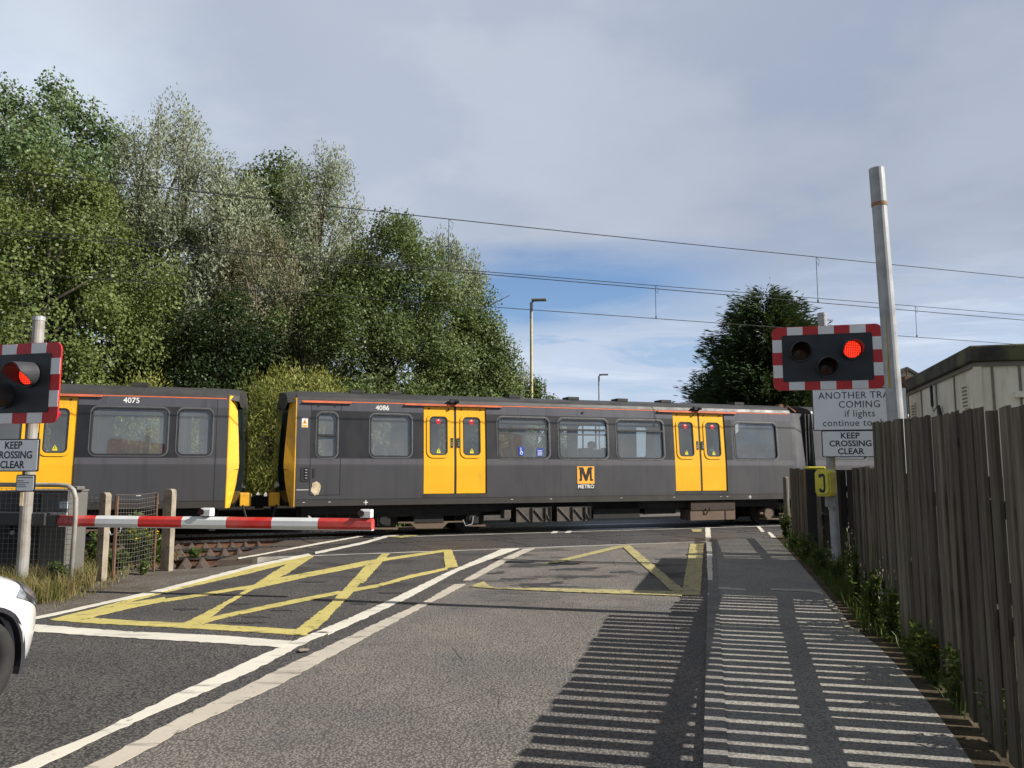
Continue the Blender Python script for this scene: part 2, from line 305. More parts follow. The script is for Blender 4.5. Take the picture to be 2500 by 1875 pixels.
M_LED = plain('button_green', (0.05, 0.3, 0.08), 0.4)
def glass(name, tint, refl, haze=(.15, .27)):
    k = NG(name); k.n.remove(k.b); out = k.n['Material Output']
    tr = k.new('ShaderNodeBsdfTransparent'); tr.inputs[0].default_value = (*tint, 1)
    gl = k.new('ShaderNodeBsdfGlossy'); gl.inputs['Roughness'].default_value = 0.03; gl.inputs[0].default_value = (0.95, 0.97, 1, 1)
    df = k.new('ShaderNodeBsdfDiffuse'); df.inputs[0].default_value = (0.40, 0.42, 0.41, 1)  # pale diffuse haze put into the glass to lighten the windows
    fr = k.new('ShaderNodeFresnel'); fr.inputs[0].default_value = 1.5
    f = k.math('ADD', k.math('MULTIPLY', fr.outputs[0], 1.4), refl, True)
    m0 = k.new('ShaderNodeMixShader'); k.put(k.ramp(k.noise(1.1, 6, 0.6), 0.3, 0.75, haze[0], haze[1]), m0.inputs[0]); k.l.new(tr.outputs[0], m0.inputs[1]); k.l.new(df.outputs[0], m0.inputs[2])
    m1 = k.new('ShaderNodeMixShader'); k.put(f, m1.inputs[0]); k.l.new(m0.outputs[0], m1.inputs[1]); k.l.new(gl.outputs[0], m1.inputs[2])
    k.l.new(m1.outputs[0], out.inputs[0]); return k.m
M_GLASS = glass('train_window_glass', (0.86, 0.90, 0.88), 0.08)
M_GLASSD = glass('door_window_glass', (0.66, 0.70, 0.70), 0.05, (.12, .22))
M_WSCREEN = plain('dark_windscreen', (0.012, 0.016, 0.016), 0.08, 0, 0.2, 2)
# plants
def leafmat(name, c1, c2, c3, trans=0.35, gloss=0.45, nscale=0.9):
    k = NG(name); k.n.remove(k.b); out = k.n['Material Output']; rn = k.rnd()
    c = k.mix(rn, c1, c2); c = k.mix(k.ramp(k.noise(nscale, 3), 0.42, 0.68), c, c3)
    d = k.new('ShaderNodeBsdfDiffuse'); k.put(c, d.inputs[0]); t = k.new('ShaderNodeBsdfTranslucent'); k.put(k.mix(0.5, c, (0.14, 0.16, 0.02)), t.inputs[0])
    gl = k.new('ShaderNodeBsdfGlossy'); gl.inputs['Roughness'].default_value = gloss; gl.inputs[0].default_value = (0.7, 0.75, 0.65, 1)
    m = k.new('ShaderNodeMixShader'); m.inputs[0].default_value = trans; k.l.new(d.outputs[0], m.inputs[1]); k.l.new(t.outputs[0], m.inputs[2])
    m2 = k.new('ShaderNodeMixShader'); m2.inputs[0].default_value = 0.02; k.l.new(m.outputs[0], m2.inputs[1]); k.l.new(gl.outputs[0], m2.inputs[2])
    k.l.new(m2.outputs[0], out.inputs[0]); return k.m
M_LPOP = leafmat('poplar_leaf', (.12, .18, .082), (.15, .205, .098), (.088, .145, .06))
M_LALD = leafmat('alder_leaf', (.125, .165, .048), (.16, .19, .062), (.085, .12, .036))
M_LSIL = leafmat('silver_willow_leaf', (.235, .27, .175), (.315, .345, .25), (.20, .22, .135))
M_LGRN = leafmat('birch_leaf', (.10, .142, .048), (.135, .17, .062), (.068, .105, .034))
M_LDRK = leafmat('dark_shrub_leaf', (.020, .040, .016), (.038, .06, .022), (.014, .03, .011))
M_LBUSH = leafmat('osier_leaf', (.22, .235, .048), (.31, .30, .08), (.14, .17, .04))
M_LCON = leafmat('conifer_needle', (.032, .062, .030), (.062, .10, .045), (.04, .066, .028), 0.12)
M_LWEED = leafmat('weed_leaf', (.05, .085, .02), (.10, .14, .03), (.035, .06, .015))
M_DRYGR = leafmat('dry_grass_blade', (0.20, 0.155, 0.066), (0.29, 0.23, 0.105), (0.11, 0.125, 0.032), 0.3, 0.5, 2.5)
M_FLOWER = plain('yellow_flower', (0.80, 0.58, 0.01), 0.6, 0, 0.15, 20)
M_SEEDHEAD = plain('pale_seed_head', (0.42, 0.38, 0.28), 0.9)
M_BARK = plain('grey_bark', srgb(110, 98, 82), 0.9, 0, 0.35, 7, srgb(66, 57, 48), 0.6, 25)
M_BARKD = plain('dark_bark', srgb(62, 54, 46), 0.9, 0, 0.35, 7, srgb(38, 33, 30), 0.6, 25)
M_STEM = plain('green_stem', (0.09, 0.11, 0.03), 0.8)

# ------------------------------------------------------------------ mesh helpers
class MB:
    def __init__(s): s.v = []; s.f = []; s.mi = []
    def add(s, vs, fs, mi=0):
        o = len(s.v); s.v += [tuple(v) for v in vs]; s.f += [tuple(i + o for i in f) for f in fs]; s.mi += [mi] * len(fs)
    def box(s, c, size, rz=0.0, mi=0, M=None):
        hx, hy, hz = size[0] / 2, size[1] / 2, size[2] / 2; ca, sa = math.cos(rz), math.sin(rz); vs = []
        for z in (-hz, hz):
            for x, y in ((-hx, -hy), (hx, -hy), (hx, hy), (-hx, hy)):
                p = Vector((c[0] + x * ca - y * sa, c[1] + x * sa + y * ca, c[2] + z)); vs.append(M @ p if M else p)
        s.add(vs, [(3, 2, 1, 0), (4, 5, 6, 7), (0, 1, 5, 4), (1, 2, 6, 5), (2, 3, 7, 6), (3, 0, 4, 7)], mi)
    def tube(s, pts, rad, n=8, mi=0, cap=True):
        pts = [Vector(p) for p in pts]; rad = rad if isinstance(rad, (list, tuple)) else [rad] * len(pts); vs = []; fs = []
        t0 = (pts[1] - pts[0]).normalized(); u = t0.orthogonal().normalized()
        for i, p in enumerate(pts):
            t = (pts[min(i + 1, len(pts) - 1)] - pts[max(i - 1, 0)]).normalized(); u = (u - t * u.dot(t))
            u = u.normalized() if u.length > 1e-6 else t.orthogonal().normalized(); w = t.cross(u)
            for j in range(n): a = 2 * math.pi * j / n; vs.append(p + (u * math.cos(a) + w * math.sin(a)) * rad[i])
        for i in range(len(pts) - 1):
            for j in range(n): a = i * n + j; b = i * n + (j + 1) % n; fs.append((a, b, b + n, a + n))
        if cap: fs.append(tuple(range(n - 1, -1, -1))); fs.append(tuple(range((len(pts) - 1) * n, len(pts) * n)))
        s.add(vs, fs, mi)
    def prism(s, outline, fn, d0, d1, mi=0, holes=(), back=True):
        """outline: 2-D points; fn(a, b, d) -> 3-D; d0 front, d1 back"""
        loops = [list(outline)] + [list(h) for h in holes]; flat = [p for l in loops for p in l]
        tris = tessellate_polygon([[Vector((p[0], p[1], 0)) for p in l] for l in loops]); n = len(flat)
        vs = [fn(p[0], p[1], d0) for p in flat] + ([fn(p[0], p[1], d1) for p in flat] if back else [])
        fs = [tuple(t) for t in tris]
        if back:
            fs += [tuple(i + n for i in reversed(t)) for t in tris]; o = 0
            for l in loops:
                m = len(l)
                for i in range(m): a = o + i; b = o + (i + 1) % m; fs.append((a, b, b + n, a + n))
                o += m
        s.add(vs, fs, mi)
    def build(s, name, mats, parent=None, smooth=False, fix=True, bevel=0):
        me = bpy.data.meshes.new(name); me.from_pydata(s.v, [], s.f)
        mats = mats if isinstance(mats, (list, tuple)) else [mats]
        for m in mats: me.materials.append(m)
        if len(mats) > 1: me.polygons.foreach_set('material_index', s.mi)
        if fix:
            bm = bmesh.new(); bm.from_mesh(me); bmesh.ops.recalc_face_normals(bm, faces=bm.faces); bm.to_mesh(me); bm.free()
        if smooth: me.polygons.foreach_set('use_smooth', [True] * len(me.polygons))
        me.update(); o = bpy.data.objects.new(name, me); COL.objects.link(o)
        if parent is not None: o.parent = parent
        if bevel:
            b = o.modifiers.new('b', 'BEVEL'); b.width = bevel; b.segments = 2; b.limit_method = 'ANGLE'; b.angle_limit = R(40)
        return o
def rrect(x0, z0, x1, z1, r, n=5):
    r = min(r, (x1 - x0) / 2 - 1e-4, (z1 - z0) / 2 - 1e-4); pts = []
    for cx, cz, a0 in ((x1 - r, z0 + r, -90), (x1 - r, z1 - r, 0), (x0 + r, z1 - r, 90), (x0 + r, z0 + r, 180)):
        for i in range(n + 1): a = R(a0 + 90 * i / n); pts.append((cx + r * math.cos(a), cz + r * math.sin(a)))
    return pts
def tag(o, label=None, cat=None, group=None, kind=None):
    if label: o['label'] = label
    if cat: o['category'] = cat
    if group: o['group'] = group
    if kind: o['kind'] = kind
    return o
def thing(name, loc, rz, label, cat, group=None):
    o = bpy.data.objects.new(name, None); o.empty_display_size = 0.2; COL.objects.link(o); o.location = loc; o.rotation_euler = (0, 0, rz); return tag(o, label, cat, group)
def text(body, size, fn, mat, parent, name='lettering', bold=0.0, align='CENTER', depth=0.002, sx=1.0, space=1.0):
    """letters as thin solid shapes; fn(a, b, d) maps the text's plane to the parent's space"""
    cu = bpy.data.curves.new(name, 'FONT'); cu.body = body; cu.size = size; cu.align_x = align; cu.align_y = 'CENTER'; cu.offset = bold * size; cu.extrude = depth / 2; cu.space_character = space; cu.resolution_u = 3; cu.space_line = 0.98
    t = bpy.data.objects.new(name, cu); COL.objects.link(t)
    me = bpy.data.meshes.new_from_object(t); bpy.data.objects.remove(t); bpy.data.curves.remove(cu)
    for v in me.vertices: v.co = fn(v.co.x * sx, v.co.y, v.co.z)
    me.name = name; me.materials.clear(); me.materials.append(mat); o = bpy.data.objects.new(name, me); COL.objects.link(o)
    if parent is not None: o.parent = parent
    return o
def copy_tree(o, parent=None):
    c = o.copy(); COL.objects.link(c); c.parent = parent
    for ch in list(o.children): copy_tree(ch, c)
    return c
def sheet(mb, px, z, jit=0.0, step=0.12, mi=0, world=False):
    pts = px if world else [g(x, y, 0.0) for x, y in px]
    out = []
    for i, p in enumerate(pts):
        q = pts[(i + 1) % len(pts)]; n = max(1, int(math.hypot(q[0] - p[0], q[1] - p[1]) / step)) if jit else 1
        for j in range(n):
            f = j / n; out.append((p[0] + (q[0] - p[0]) * f + random.uniform(-jit, jit), p[1] + (q[1] - p[1]) * f + random.uniform(-jit, jit)))
    mb.prism(out, lambda a, b, d: (a, b, d), z, z - 0.0035, mi)

# ------------------------------------------------------------------ ground, road, pavement, crossing
mb = MB(); mb.add([(-900, -900, -0.32), (900, -900, -0.32), (900, 900, -0.32), (-900, 900, -0.32)], [(0, 1, 2, 3)]); tag(mb.build('ground', M_EARTH), kind='structure')
def slab(name, pts, z, mat, zb=-0.31):
    m = MB(); m.prism(pts, lambda a, b, d: (a, b, d), z, zb); return tag(m.build(name, mat), kind='structure')
def trkp(s, p): v = TD * s + TN * p; return (v.x, v.y)
def onperp(q, d, p):            # walk from q along d to the line at perpendicular distance p from the camera
    q = Vector((q[0], q[1], 0)); d = Vector((d[0], d[1], 0)); t = (p - q.dot(TN)) / d.dot(TN); w = q + d * t; return (w.x, w.y)
kx = lambda y: 0.996 + 0.2569 * (y - 4.192)
PF = 14.30
LEDGE = [(-8.1, -4.5)] + [(-6.15, 3.6), (-5.3, 7.0), (-5.08, 7.9), (-4.86, 8.75), (-4.62, 9.75)] + [g(*p) for p in C5([(1540, 185), (1780, 135)])]
le = onperp(LEDGE[-1], RD, PF)
kerbL = [(kx(-5), -5.0), (kx(0), 0.0)]; ke = onperp((kx(10), 10.0), RD, PF)
slab('road', LEDGE + [le, ke, kerbL[1], kerbL[0]], 0.0, M_ROAD)
road = bpy.data.objects['road']
fx = lambda y: 4.37 + 0.302 * (y - 10.04)
pv = [(kx(-5) + 0.13, -5), (kx(10) + 0.13, 10.0), onperp((kx(10) + 0.13, 10), RD, PF)]
pr = [g(*p) for p in C7([(520, 330), (600, 420), (720, 560), (840, 700), (930, 830), (1100, 960), (1260, 1130), (1420, 1330), (1560, 1520)])]
slab('pavement', pv[:2] + [onperp((kx(10) + 0.13, 10), RD, PF), onperp(pr[0], RD, PF)] + pr + [(pr[-1][0] - 1.7, pr[-1][1] - 5), (pr[-1][0] - 2.3, -5.0)], 0.035, M_PAVE)
slab('kerb', [(kx(-5), -5), (kx(10), 10), ke, pv[2], pv[1], pv[0]], 0.042, M_KERB)
slab('verge', [(pr[-1][0] - 2.3, -5.0), (pr[-1][0] - 1.7, pr[-1][1] - 5)] + pr[::-1] + [onperp(pr[0], RD, PF), onperp((5.6, 13.4), RD, 17.0), (8.5, 16), (9.0, 12), (6.5, 5), (3.4, -5)], 0.03, M_DIRT)
lv = [g(*p) for p in C5([(200, 500), (530, 425), (900, 335), (1200, 205), (1060, 240), (1000, 245)])]
slab('gravel_verge', LEDGE[::-1][1:] + [(-14, -4), (-14, 10.0), (-6.4, 12.3), (-5.15, 12.15), g(*C5([(1180, 215)])[0])], -0.006, M_GRAVEL)
slab('track_bed', [trkp(-60, 13.6), trkp(60, 13.6), trkp(60, 22.5), trkp(-60, 22.5)], -0.15, M_BALLAST, -0.33)
# far road
fr0 = onperp(LEDGE[-1], RD, 21.05); fr1 = onperp((kx(10), 10), RD, 21.05); far = RD * 60
slab('far_road', [fr0, fr1, (fr1[0] + far.x, fr1[1] + far.y), (fr0[0] + far.x, fr0[1] + far.y)], 0.0, M_ROAD)
# crossing deck
sL = 0.25; sR = 11.5
def strip(m, p0, p1, z, s0=sL, s1=sR, mi=0, skew=0.77):
    a = lambda s, p: TD * (s + (p - PF) * skew) + TN * p
    q = [a(s0, p0), a(s1, p0), a(s1, p1), a(s0, p1)]; m.prism([(v.x, v.y) for v in q], lambda x, y, d: (x, y, d), z, -0.2, mi)
m = MB(); P1 = 15.535; P2 = 18.825; GA = 0.735
s = PF + 0.065
while s < P1 - GA - 0.05: strip(m, s, P1 - GA - 0.045, 0.0); break
strip(m, P1 - GA + 0.11, P1 - 0.01, 0.0); strip(m, P1 + 0.002, P1 + GA - 0.11, 0.0); strip(m, P1 + GA + 0.05, 17.53, 0.0)
strip(m, 17.61, P2 - GA - 0.05, 0.0); strip(m, P2 - GA + 0.11, P2 - 0.005, 0.0); strip(m, P2 + 0.005, P2 + GA - 0.11, 0.0); strip(m, P2 + GA + 0.05, 20.95, 0.0)
strip(m, PF, PF + 0.06, 0.004, mi=1); strip(m, 17.535, 17.605, 0.004, mi=1); strip(m, 20.955, 21.04, 0.004, mi=1)
deck = tag(m.build('crossing_deck', [M_DECK, M_EDGE]), kind='structure')
m = MB()
for i in range(7):                                           # dark joints between the rubber panels
    s0 = 1.3 + i * 2.05
    for p0, p1 in ((PF + 0.09, P1 - GA - 0.06), (P1 - GA + 0.13, P1 + GA - 0.13), (P1 + GA + 0.07, 17.5)):
        a = TD * (s0 + (p0 - PF) * 0.1) + TN * p0; b = TD * (s0 - 0.25 * (p1 - p0) + (p0 - PF) * 0.1) + TN * p1; w = TD * 0.011
        m.prism([((a - w).x, (a - w).y), ((a + w).x, (a + w).y), ((b + w).x, (b + w).y), ((b - w).x, (b - w).y)], lambda x, y, d: (x, y, d), 0.004, 0.0005)
m.build('panel_joint', M_BLACK, deck)
m = MB()
for p0, p1 in ((PF - 0.1, P1 - GA - 0.06), (P1 - GA + 0.12, P1 + GA - 0.12), (P1 + GA + 0.06, 17.6)):
    q = [TD * (-.36 + .37 * (p0 - PF)) + TN * p0, TD * (sL + .77 * (p0 - PF) - .004) + TN * p0, TD * (sL + .77 * (p1 - PF) - .004) + TN * p1, TD * (-.36 + .37 * (p1 - PF)) + TN * p1]
    m.prism([(v.x, v.y) for v in q], lambda x, y, d: (x, y, d), -0.006, -0.2)
tag(m.build('timber_deck', M_TIMBER), kind='structure')
# road markings
m = MB(); zi = [0.005]
def yel(c, pts, mi=0): sheet(m, c(pts), zi[0], 0.011, 0.06, mi); zi[0] += 0.0006
yel(C5, [(300, 523), (560, 460), (930, 360), (1500, 205), (1780, 146), (1890, 140), (1760, 180), (1500, 245), (1000, 360), (700, 440), (550, 515), (520, 545)])
yel(C5, [(520, 512), (860, 535), (1090, 545), (1220, 550), (1800, 585), (1850, 615), (1830, 620), (1500, 600), (1090, 575), (520, 546), (300, 527)])
yel(C5, [(1090, 552), (1200, 500), (1440, 370), (1640, 240), (1760, 168), (1880, 146), (1720, 250), (1560, 320), (1370, 430), (1280, 500), (1200, 575), (1100, 570)])
yel(C5, [(560, 505), (700, 436), (990, 390), (990, 414), (760, 462), (640, 492)])
yel(C8, [(0, 265), (330, 215), (560, 175), (700, 155), (1050, 82), (1540, -10), (1545, 8), (1050, 105), (700, 185), (560, 195), (330, 235), (0, 288)])
yel(C2, [(150, 1635), (640, 1545), (940, 1483), (1522, 1400), (1530, 1416), (1100, 1480), (700, 1562), (200, 1647)])
yel(C8, [(270, 440), (420, 392), (950, 280), (1350, 203), (1400, 215), (960, 307), (500, 402), (290, 457)])
yel(C8, [(1440, 185), (1650, 152), (1900, 80), (2185, 20), (2190, 36), (1900, 104), (1650, 172), (1460, 208)], 0)
yel(C8, [(1030, 495), (1100, 440), (1280, 300), (1400, 180), (1560, 0), (1655, 0), (1520, 135), (1460, 212), (1345, 330), (1260, 425), (1180, 492), (1060, 545), (1000, 535)])
yel(C2, [(815, 1659), (1050, 1432), (1112, 1430), (905, 1659)])
yel(C2, [(1523, 1402), (1588, 1400), (1638, 1533), (1540, 1542)])
m.build('yellow_box_marking', M_YELLOW, road)
m = MB()
yel(C6, [(697, 470), (765, 443), (800, 470), (820, 477), (1100, 478), (1740, 494), (1740, 516), (1160, 496), (830, 480)])
yel(C6, [(1060, 356), (1430, 267), (1480, 268), (1130, 353)])
yel(C6, [(1440, 268), (1482, 265), (1755, 492), (1690, 494)])
yel(C6, [(1780, 259), (1846, 259), (1831, 516), (1738, 512)])
m.build('faded_yellow_marking', M_YELLOW2, road)
m = MB(); zi = [0.005]
yel(C5, [(75, 1413), (560, 1210), (1000, 1000), (1420, 805), (1780, 645), (2212, 470), (2212, 507), (1850, 655), (1500, 840), (1100, 1015), (620, 1225), (240, 1413)])
yel(C6, [(-10, 675), (330, 523), (560, 410), (850, 285), (905, 279), (942, 280), (650, 387), (380, 532), (0, 707)])
w1 = [g(*p) for p in C5([(75, 1413), (240, 1413)])]
b = RD * -8; sheet(m, [w1[0], w1[1], (w1[1][0] + b.x, w1[1][1] + b.y), (w1[0][0] + b.x, w1[0][1] + b.y)], zi[0], 0.008, 0.1, 0, True); zi[0] += .0006
yel(C5, [(180, 552), (530, 580), (820, 600), (1300, 620), (1755, 655), (1690, 692), (1100, 655), (600, 625), (170, 596)])
yel(C5, [(120, 528), (200, 512), (330, 485), (540, 438), (930, 350), (1540, 192), (1850, 128), (1870, 138), (1550, 205), (960, 362), (560, 447), (330, 499), (200, 525), (130, 540)])
m.build('white_line_marking', M_WHITE, road)
m = MB()
yel(C5, [(520, 1413), (1000, 1160), (1600, 860), (2212, 575), (2212, 624), (1700, 905), (1050, 1215), (690, 1413)])
yel(C6, [(-10, 770), (240, 650), (480, 540), (620, 458), (675, 457), (670, 464), (500, 552), (260, 682), (0, 820)])
yel(C6, [(660, 440), (830, 345), (960, 284), (1022, 279), (880, 346), (706, 440)])
w1 = [g(*p) for p in C5([(520, 1413), (690, 1413)])]
sheet(m, [w1[0], w1[1], (w1[1][0] + b.x, w1[1][1] + b.y), (w1[0][0] + b.x, w1[0][1] + b.y)], zi[0], 0.008, 0.1, 0, True)
m.build('worn_white_marking', M_WHITE2, road)
M_TAR = plain('dark_tar_patch', srgb(30, 29, 30), 0.7, 0, .3, 8, srgb(44, 42, 42), .4, 60)
m = MB(); zi = [0.0022]; rt = random.Random(12)
def blob(c, cx_, cy_, w, h, sk=0.0):
    pts = []
    for i in range(26):
        a = 2 * math.pi * i / 26; k_ = rt.uniform(.45, 1.15); pts.append((cx_ + w * math.cos(a) * k_ + sk * math.sin(a) * h, cy_ + h * math.sin(a) * k_))
    sheet(m, c(pts), zi[0], 0.012, 0.08); zi[0] += .0002
for q in ((1010, 362, 150, 10, -4), (1210, 382, 130, 9, -6), (930, 430, 110, 8, -5), (1040, 455, 120, 12, -6), (1180, 420, 60, 10, 0), (1450, 395, 70, 5, -4), (830, 400, 50, 8, -4), (1100, 468, 150, 4, 0)): blob(C6, *q)
for q in ((700, 400, 120, 6), (1150, 130, 110, 7), (1050, 60, 90, 6), (560, 300, 120, 8), (900, 350, 90, 6), (160, 340, 120, 9), (1500, 300, 80, 7), (1750, 215, 100, 6), (640, 445, 160, 5), (1200, 520, 120, 5)): blob(C8, *q)
for q in ((640, 607, 22, 7), (580, 592, 26, 4), (1500, 655, 60, 5)): blob(C5, *q)
m.build('tar_patch', M_TAR, road)
m = MB(); q = C8([(1035, 668), (1060, 660), (1120, 662), (1118, 672), (1050, 682)]); sheet(m, q, .02, 0); m.build('road_stud', M_CONC, road)
m = MB(); zi = [0.009]
yel(C2, [(530, 1418), (910, 1338), (1100, 1283), (1228, 1273), (1232, 1280), (1110, 1297), (920, 1352), (540, 1432)])
yel(C2, [(-60, 1462), (140, 1428), (530, 1352), (920, 1286), (922, 1294), (540, 1362), (140, 1436), (-60, 1472)])
yel(C3, [(1538, 1146), (1574, 1146), (1580, 1262), (1545, 1262)])
yel(C3, [(1905, 1136), (1930, 1136), (1966, 1176), (1940, 1178)]); yel(C3, [(1986, 1181), (2008, 1180), (2046, 1216), (2016, 1218)]); yel(C3, [(1992, 1226), (2026, 1224), (2080, 1268), (2048, 1270)])
yel(C3, [(425, 1188), (445, 1174), (481, 1173), (464, 1187)]); yel(C3, [(525, 1186), (545, 1173), (581, 1171), (564, 1184)])
m.build('white_footway_marking', M_WHITE, deck)
m = MB()
yel(C2, [(1090, 1300), (1250, 1288), (1330, 1290), (1200, 1308)]); yel(C6, [(1785, 187), (1838, 187), (1832, 200), (1790, 200)])
m.build('worn_yellow_patch', M_YELLOW2, deck)
m = MB(); zi = [0.048]
yel(C3, [(1547, 1266), (1584, 1266), (1594, 1548), (1556, 1548)]); 
kb = bpy.data.objects['kerb']; m.build('white_kerb_paint', M_WHITE, kb)
m = MB(); zi = [0.041]
yel(C7, [(130, 594), (170, 594), (240, 598), (300, 606), (295, 613), (200, 608), (132, 604)]); yel(C7, [(445, 602), (640, 604), (740, 610), (772, 640), (748, 632), (700, 622), (600, 616), (455, 612)])
m.build('white_pavement_marking', M_WHITE2, bpy.data.objects['pavement'])
m = MB(); rs = random.Random(3)
for a, b_ in zip(C7([(790, 665), (835, 720), (870, 760), (910, 810), (920, 850)]), C7([(830, 720), (865, 748), (905, 800), (925, 846), (985, 862)])):
    p = Vector((*g(*a), 0)); q = Vector((*g(*b_), 0)); d = (q - p); d.normalize(); w = Vector((d.y, -d.x, 0)) * 0.045
    pts = [p, q, q + w, p + w]; m.prism([(v.x, v.y) for v in pts], lambda x, y, d: (x, y, d), 0.05, 0.0)
tag(m.build('edging_stone', M_CONC), 'broken pale edging stones between the shaded pavement and the weeds', 'edging')
# ------------------------------------------------------------------ tracks
def rail_mesh(m, p, s0, s1):
    for (w, z0, z1, mi) in ((0.07, -0.045, 0.002, 0), (0.02, -0.13, -0.045, 1), (0.14, -0.15, -0.13, 1)):
        q = [TD * s0 + TN * (p - w / 2), TD * s1 + TN * (p - w / 2), TD * s1 + TN * (p + w / 2), TD * s0 + TN * (p + w / 2)]
        m.prism([(v.x, v.y) for v in q], lambda x, y, d: (x, y, d), z1, z0, mi)
for P, lab in ((P1, 'empty nearer railway track crossing the road in front of the trains'), (P2, 'railway track under the two grey and yellow trains')):
    t = thing('railway_track', (0, 0, 0), 0, lab, 'track', 'railway tracks')
    for sg in (-1, 1):
        m = MB(); rail_mesh(m, P + sg * GA, -45, 45); m.build('rail', [M_RAILTOP, M_RUST], t)
    for i in range(14):
        m = MB(); sx = -1.2 - i * 0.68; c = TD * sx + TN * P; m.box((c.x, c.y, -0.17), (0.25, 2.5, 0.12), TANG); m.build('sleeper', M_TIMBER, t)
GUARDS = [(13.62, 14.62, -2.6, -.35, 'nearest row of brown pyramid anti trespass panels beside the rail'), (15.0, 16.15, -2.8, .1, 'middle brown pyramid anti trespass panels between the near rails'), (16.42, 17.4, -3.2, .56, 'farther brown pyramid anti trespass panels between the two tracks')]
for p0, p1, s0, s1, lab in GUARDS:
    m = MB(); n = max(2, round((p1 - p0) / 0.28)); ks = int((s1 - s0) / 0.26)
    for i in range(ks):
        for j in range(n):
            w = (p1 - p0) / n; a = s0 + i * 0.26; b_ = p0 + j * w; vs = []
            for ss, pp in ((a + .01, b_ + .01), (a + 0.25, b_ + .01), (a + 0.25, b_ + w - .01), (a + .01, b_ + w - .01)): vs.append(trk(ss, pp, -0.14))
            for ss, pp in ((a + 0.115, b_ + 0.03), (a + 0.145, b_ + 0.03), (a + 0.145, b_ + w - .03), (a + 0.115, b_ + w - .03)): vs.append(trk(ss, pp, 0.01))
            m.add(vs, [(0, 1, 5, 4), (1, 2, 6, 5), (2, 3, 7, 6), (3, 0, 4, 7), (4, 5, 6, 7)])
    q = [trkp(s0 - 0.05, p0), trkp(s1 + 0.05, p0), trkp(s1 + 0.05, p1), trkp(s0 - 0.05, p1)]; m.prism(q, lambda x, y, d: (x, y, d), -0.135, -0.16)
    tag(m.build('trespass_guard', M_GUARD), lab, 'trespass guard', 'anti trespass panels by the crossing')

# ------------------------------------------------------------------ trains (local x along the track, y away from the camera, z up)
def yo(z): return 1.325 - max(0.0, z - 1.5) * 0.065
def sidefn(sg): return lambda a, b, d: (a, sg * (yo(b) - d), b)
ZB, ZW, ZT, DZ0, DZ1 = 0.72, 1.60, 3.06, 0.95, 2.99
def car_shell(t, x0, x1, wins, doors, mat, name='body'):
    m = MB(); mi = MB(); ml = MB()
    for sg in (-1, 1):
        fn = sidefn(sg)
        lo = [(x0, ZB), (x1, ZB), (x1, ZW)]
        for a, b in reversed(doors): lo += [(b, ZW), (b, DZ0), (a, DZ0), (a, ZW)]
        lo += [(x0, ZW)]
        up = [(x0, ZW)]
        for a, b in doors: up += [(a, ZW), (a, DZ1), (b, DZ1), (b, ZW)]
        up += [(x1, ZW), (x1, ZT), (x0, ZT)]
        holes = [rrect(w[0], w[1], w[2], w[3], 0.11) for w in wins]
        m.prism(lo, fn, 0.0, 0.05); m.prism(up, fn, 0.0, 0.05, holes=holes)
        mi.prism(lo, fn, 0.055, 0.07); mi.prism(up, fn, 0.055, 0.07, holes=holes)
        ml.prism([(x0 + .02, 0.86), (x1 - .02, 0.86), (x1 - .02, 0.868), (x0 + .02, 0.868)], fn, -0.004, 0.001)
    o = m.build(name, mat, t)
    ml.build('waist_seam', M_TRIM, t)
    mi.box(((x0 + x1) / 2, 0, 2.97), (x1 - x0, 2.3, 0.03)); mi.build('interior_lining', M_INT, t)
    m = MB(); m.box(((x0 + x1) / 2, 0, 0.93), (x1 - x0, 2.5, 0.04)); m.build('floor', M_FLOOR, t)
    prof = [(-yo(3.06) - .004, 3.055), (-1.19, 3.13), (-1.06, 3.20), (-0.75, 3.285), (-0.3, 3.335), (0.3, 3.335), (0.75, 3.285), (1.06, 3.20), (1.19, 3.13), (yo(3.06) + .004, 3.055)]
    m = MB(); m.prism([(p[0], p[1]) for p in prof] + [(0.9, 3.03), (-0.9, 3.03)], lambda a, b, d: (d, a, b), x0, x1); m.build('roof', M_ROOF, t)
    m = MB()
    for sg in (-1, 1): m.prism([(x0 + .1, 3.022), (x1 - .05, 3.022), (x1 - .05, 3.046), (x0 + .1, 3.046)], sidefn(sg), -0.004, 0.0)
    m.build('orange_stripe', M_ORANGE, t)
    for w in wins:
        for sg in (-1, 1):
            f = MB(); fn = sidefn(sg); x0w, z0w, x1w, z1w = w[:4]
            f.prism(rrect(x0w - .045, z0w - .045, x1w + .045, z1w + .045, 0.15), fn, -0.008, 0.0, 0, [rrect(x0w - .02, z0w - .02, x1w + .02, z1w + .02, 0.12)])
            f.prism(rrect(x0w - .02, z0w - .02, x1w + .02, z1w + .02, 0.125), fn, -0.014, 0.05, 1, [rrect(x0w + .012, z0w + .012, x1w - .012, z1w - .012, 0.10)])
            if len(w) > 4:
                zb = w[4]; f.prism([(x0w, zb - .022), (x1w, zb - .022), (x1w, zb + .022), (x0w, zb + .022)], fn, -0.02, 0.04, 1)
                if len(w) > 5: f.prism([(x0w + .03, z1w - .13), (x1w - .03, z1w - .13), (x1w - .03, z1w - .03), (x0w + .03, z1w - .03)], fn, 0.045, 0.055, 1)
            fo = f.build('window', [M_ALU, M_TRIM], t)
            p = MB(); p.prism(rrect(x0w, z0w, x1w, z1w, 0.11), fn, 0.026, 0.03, back=False); p.build('pane', M_GLASS, fo, fix=False)
    return o
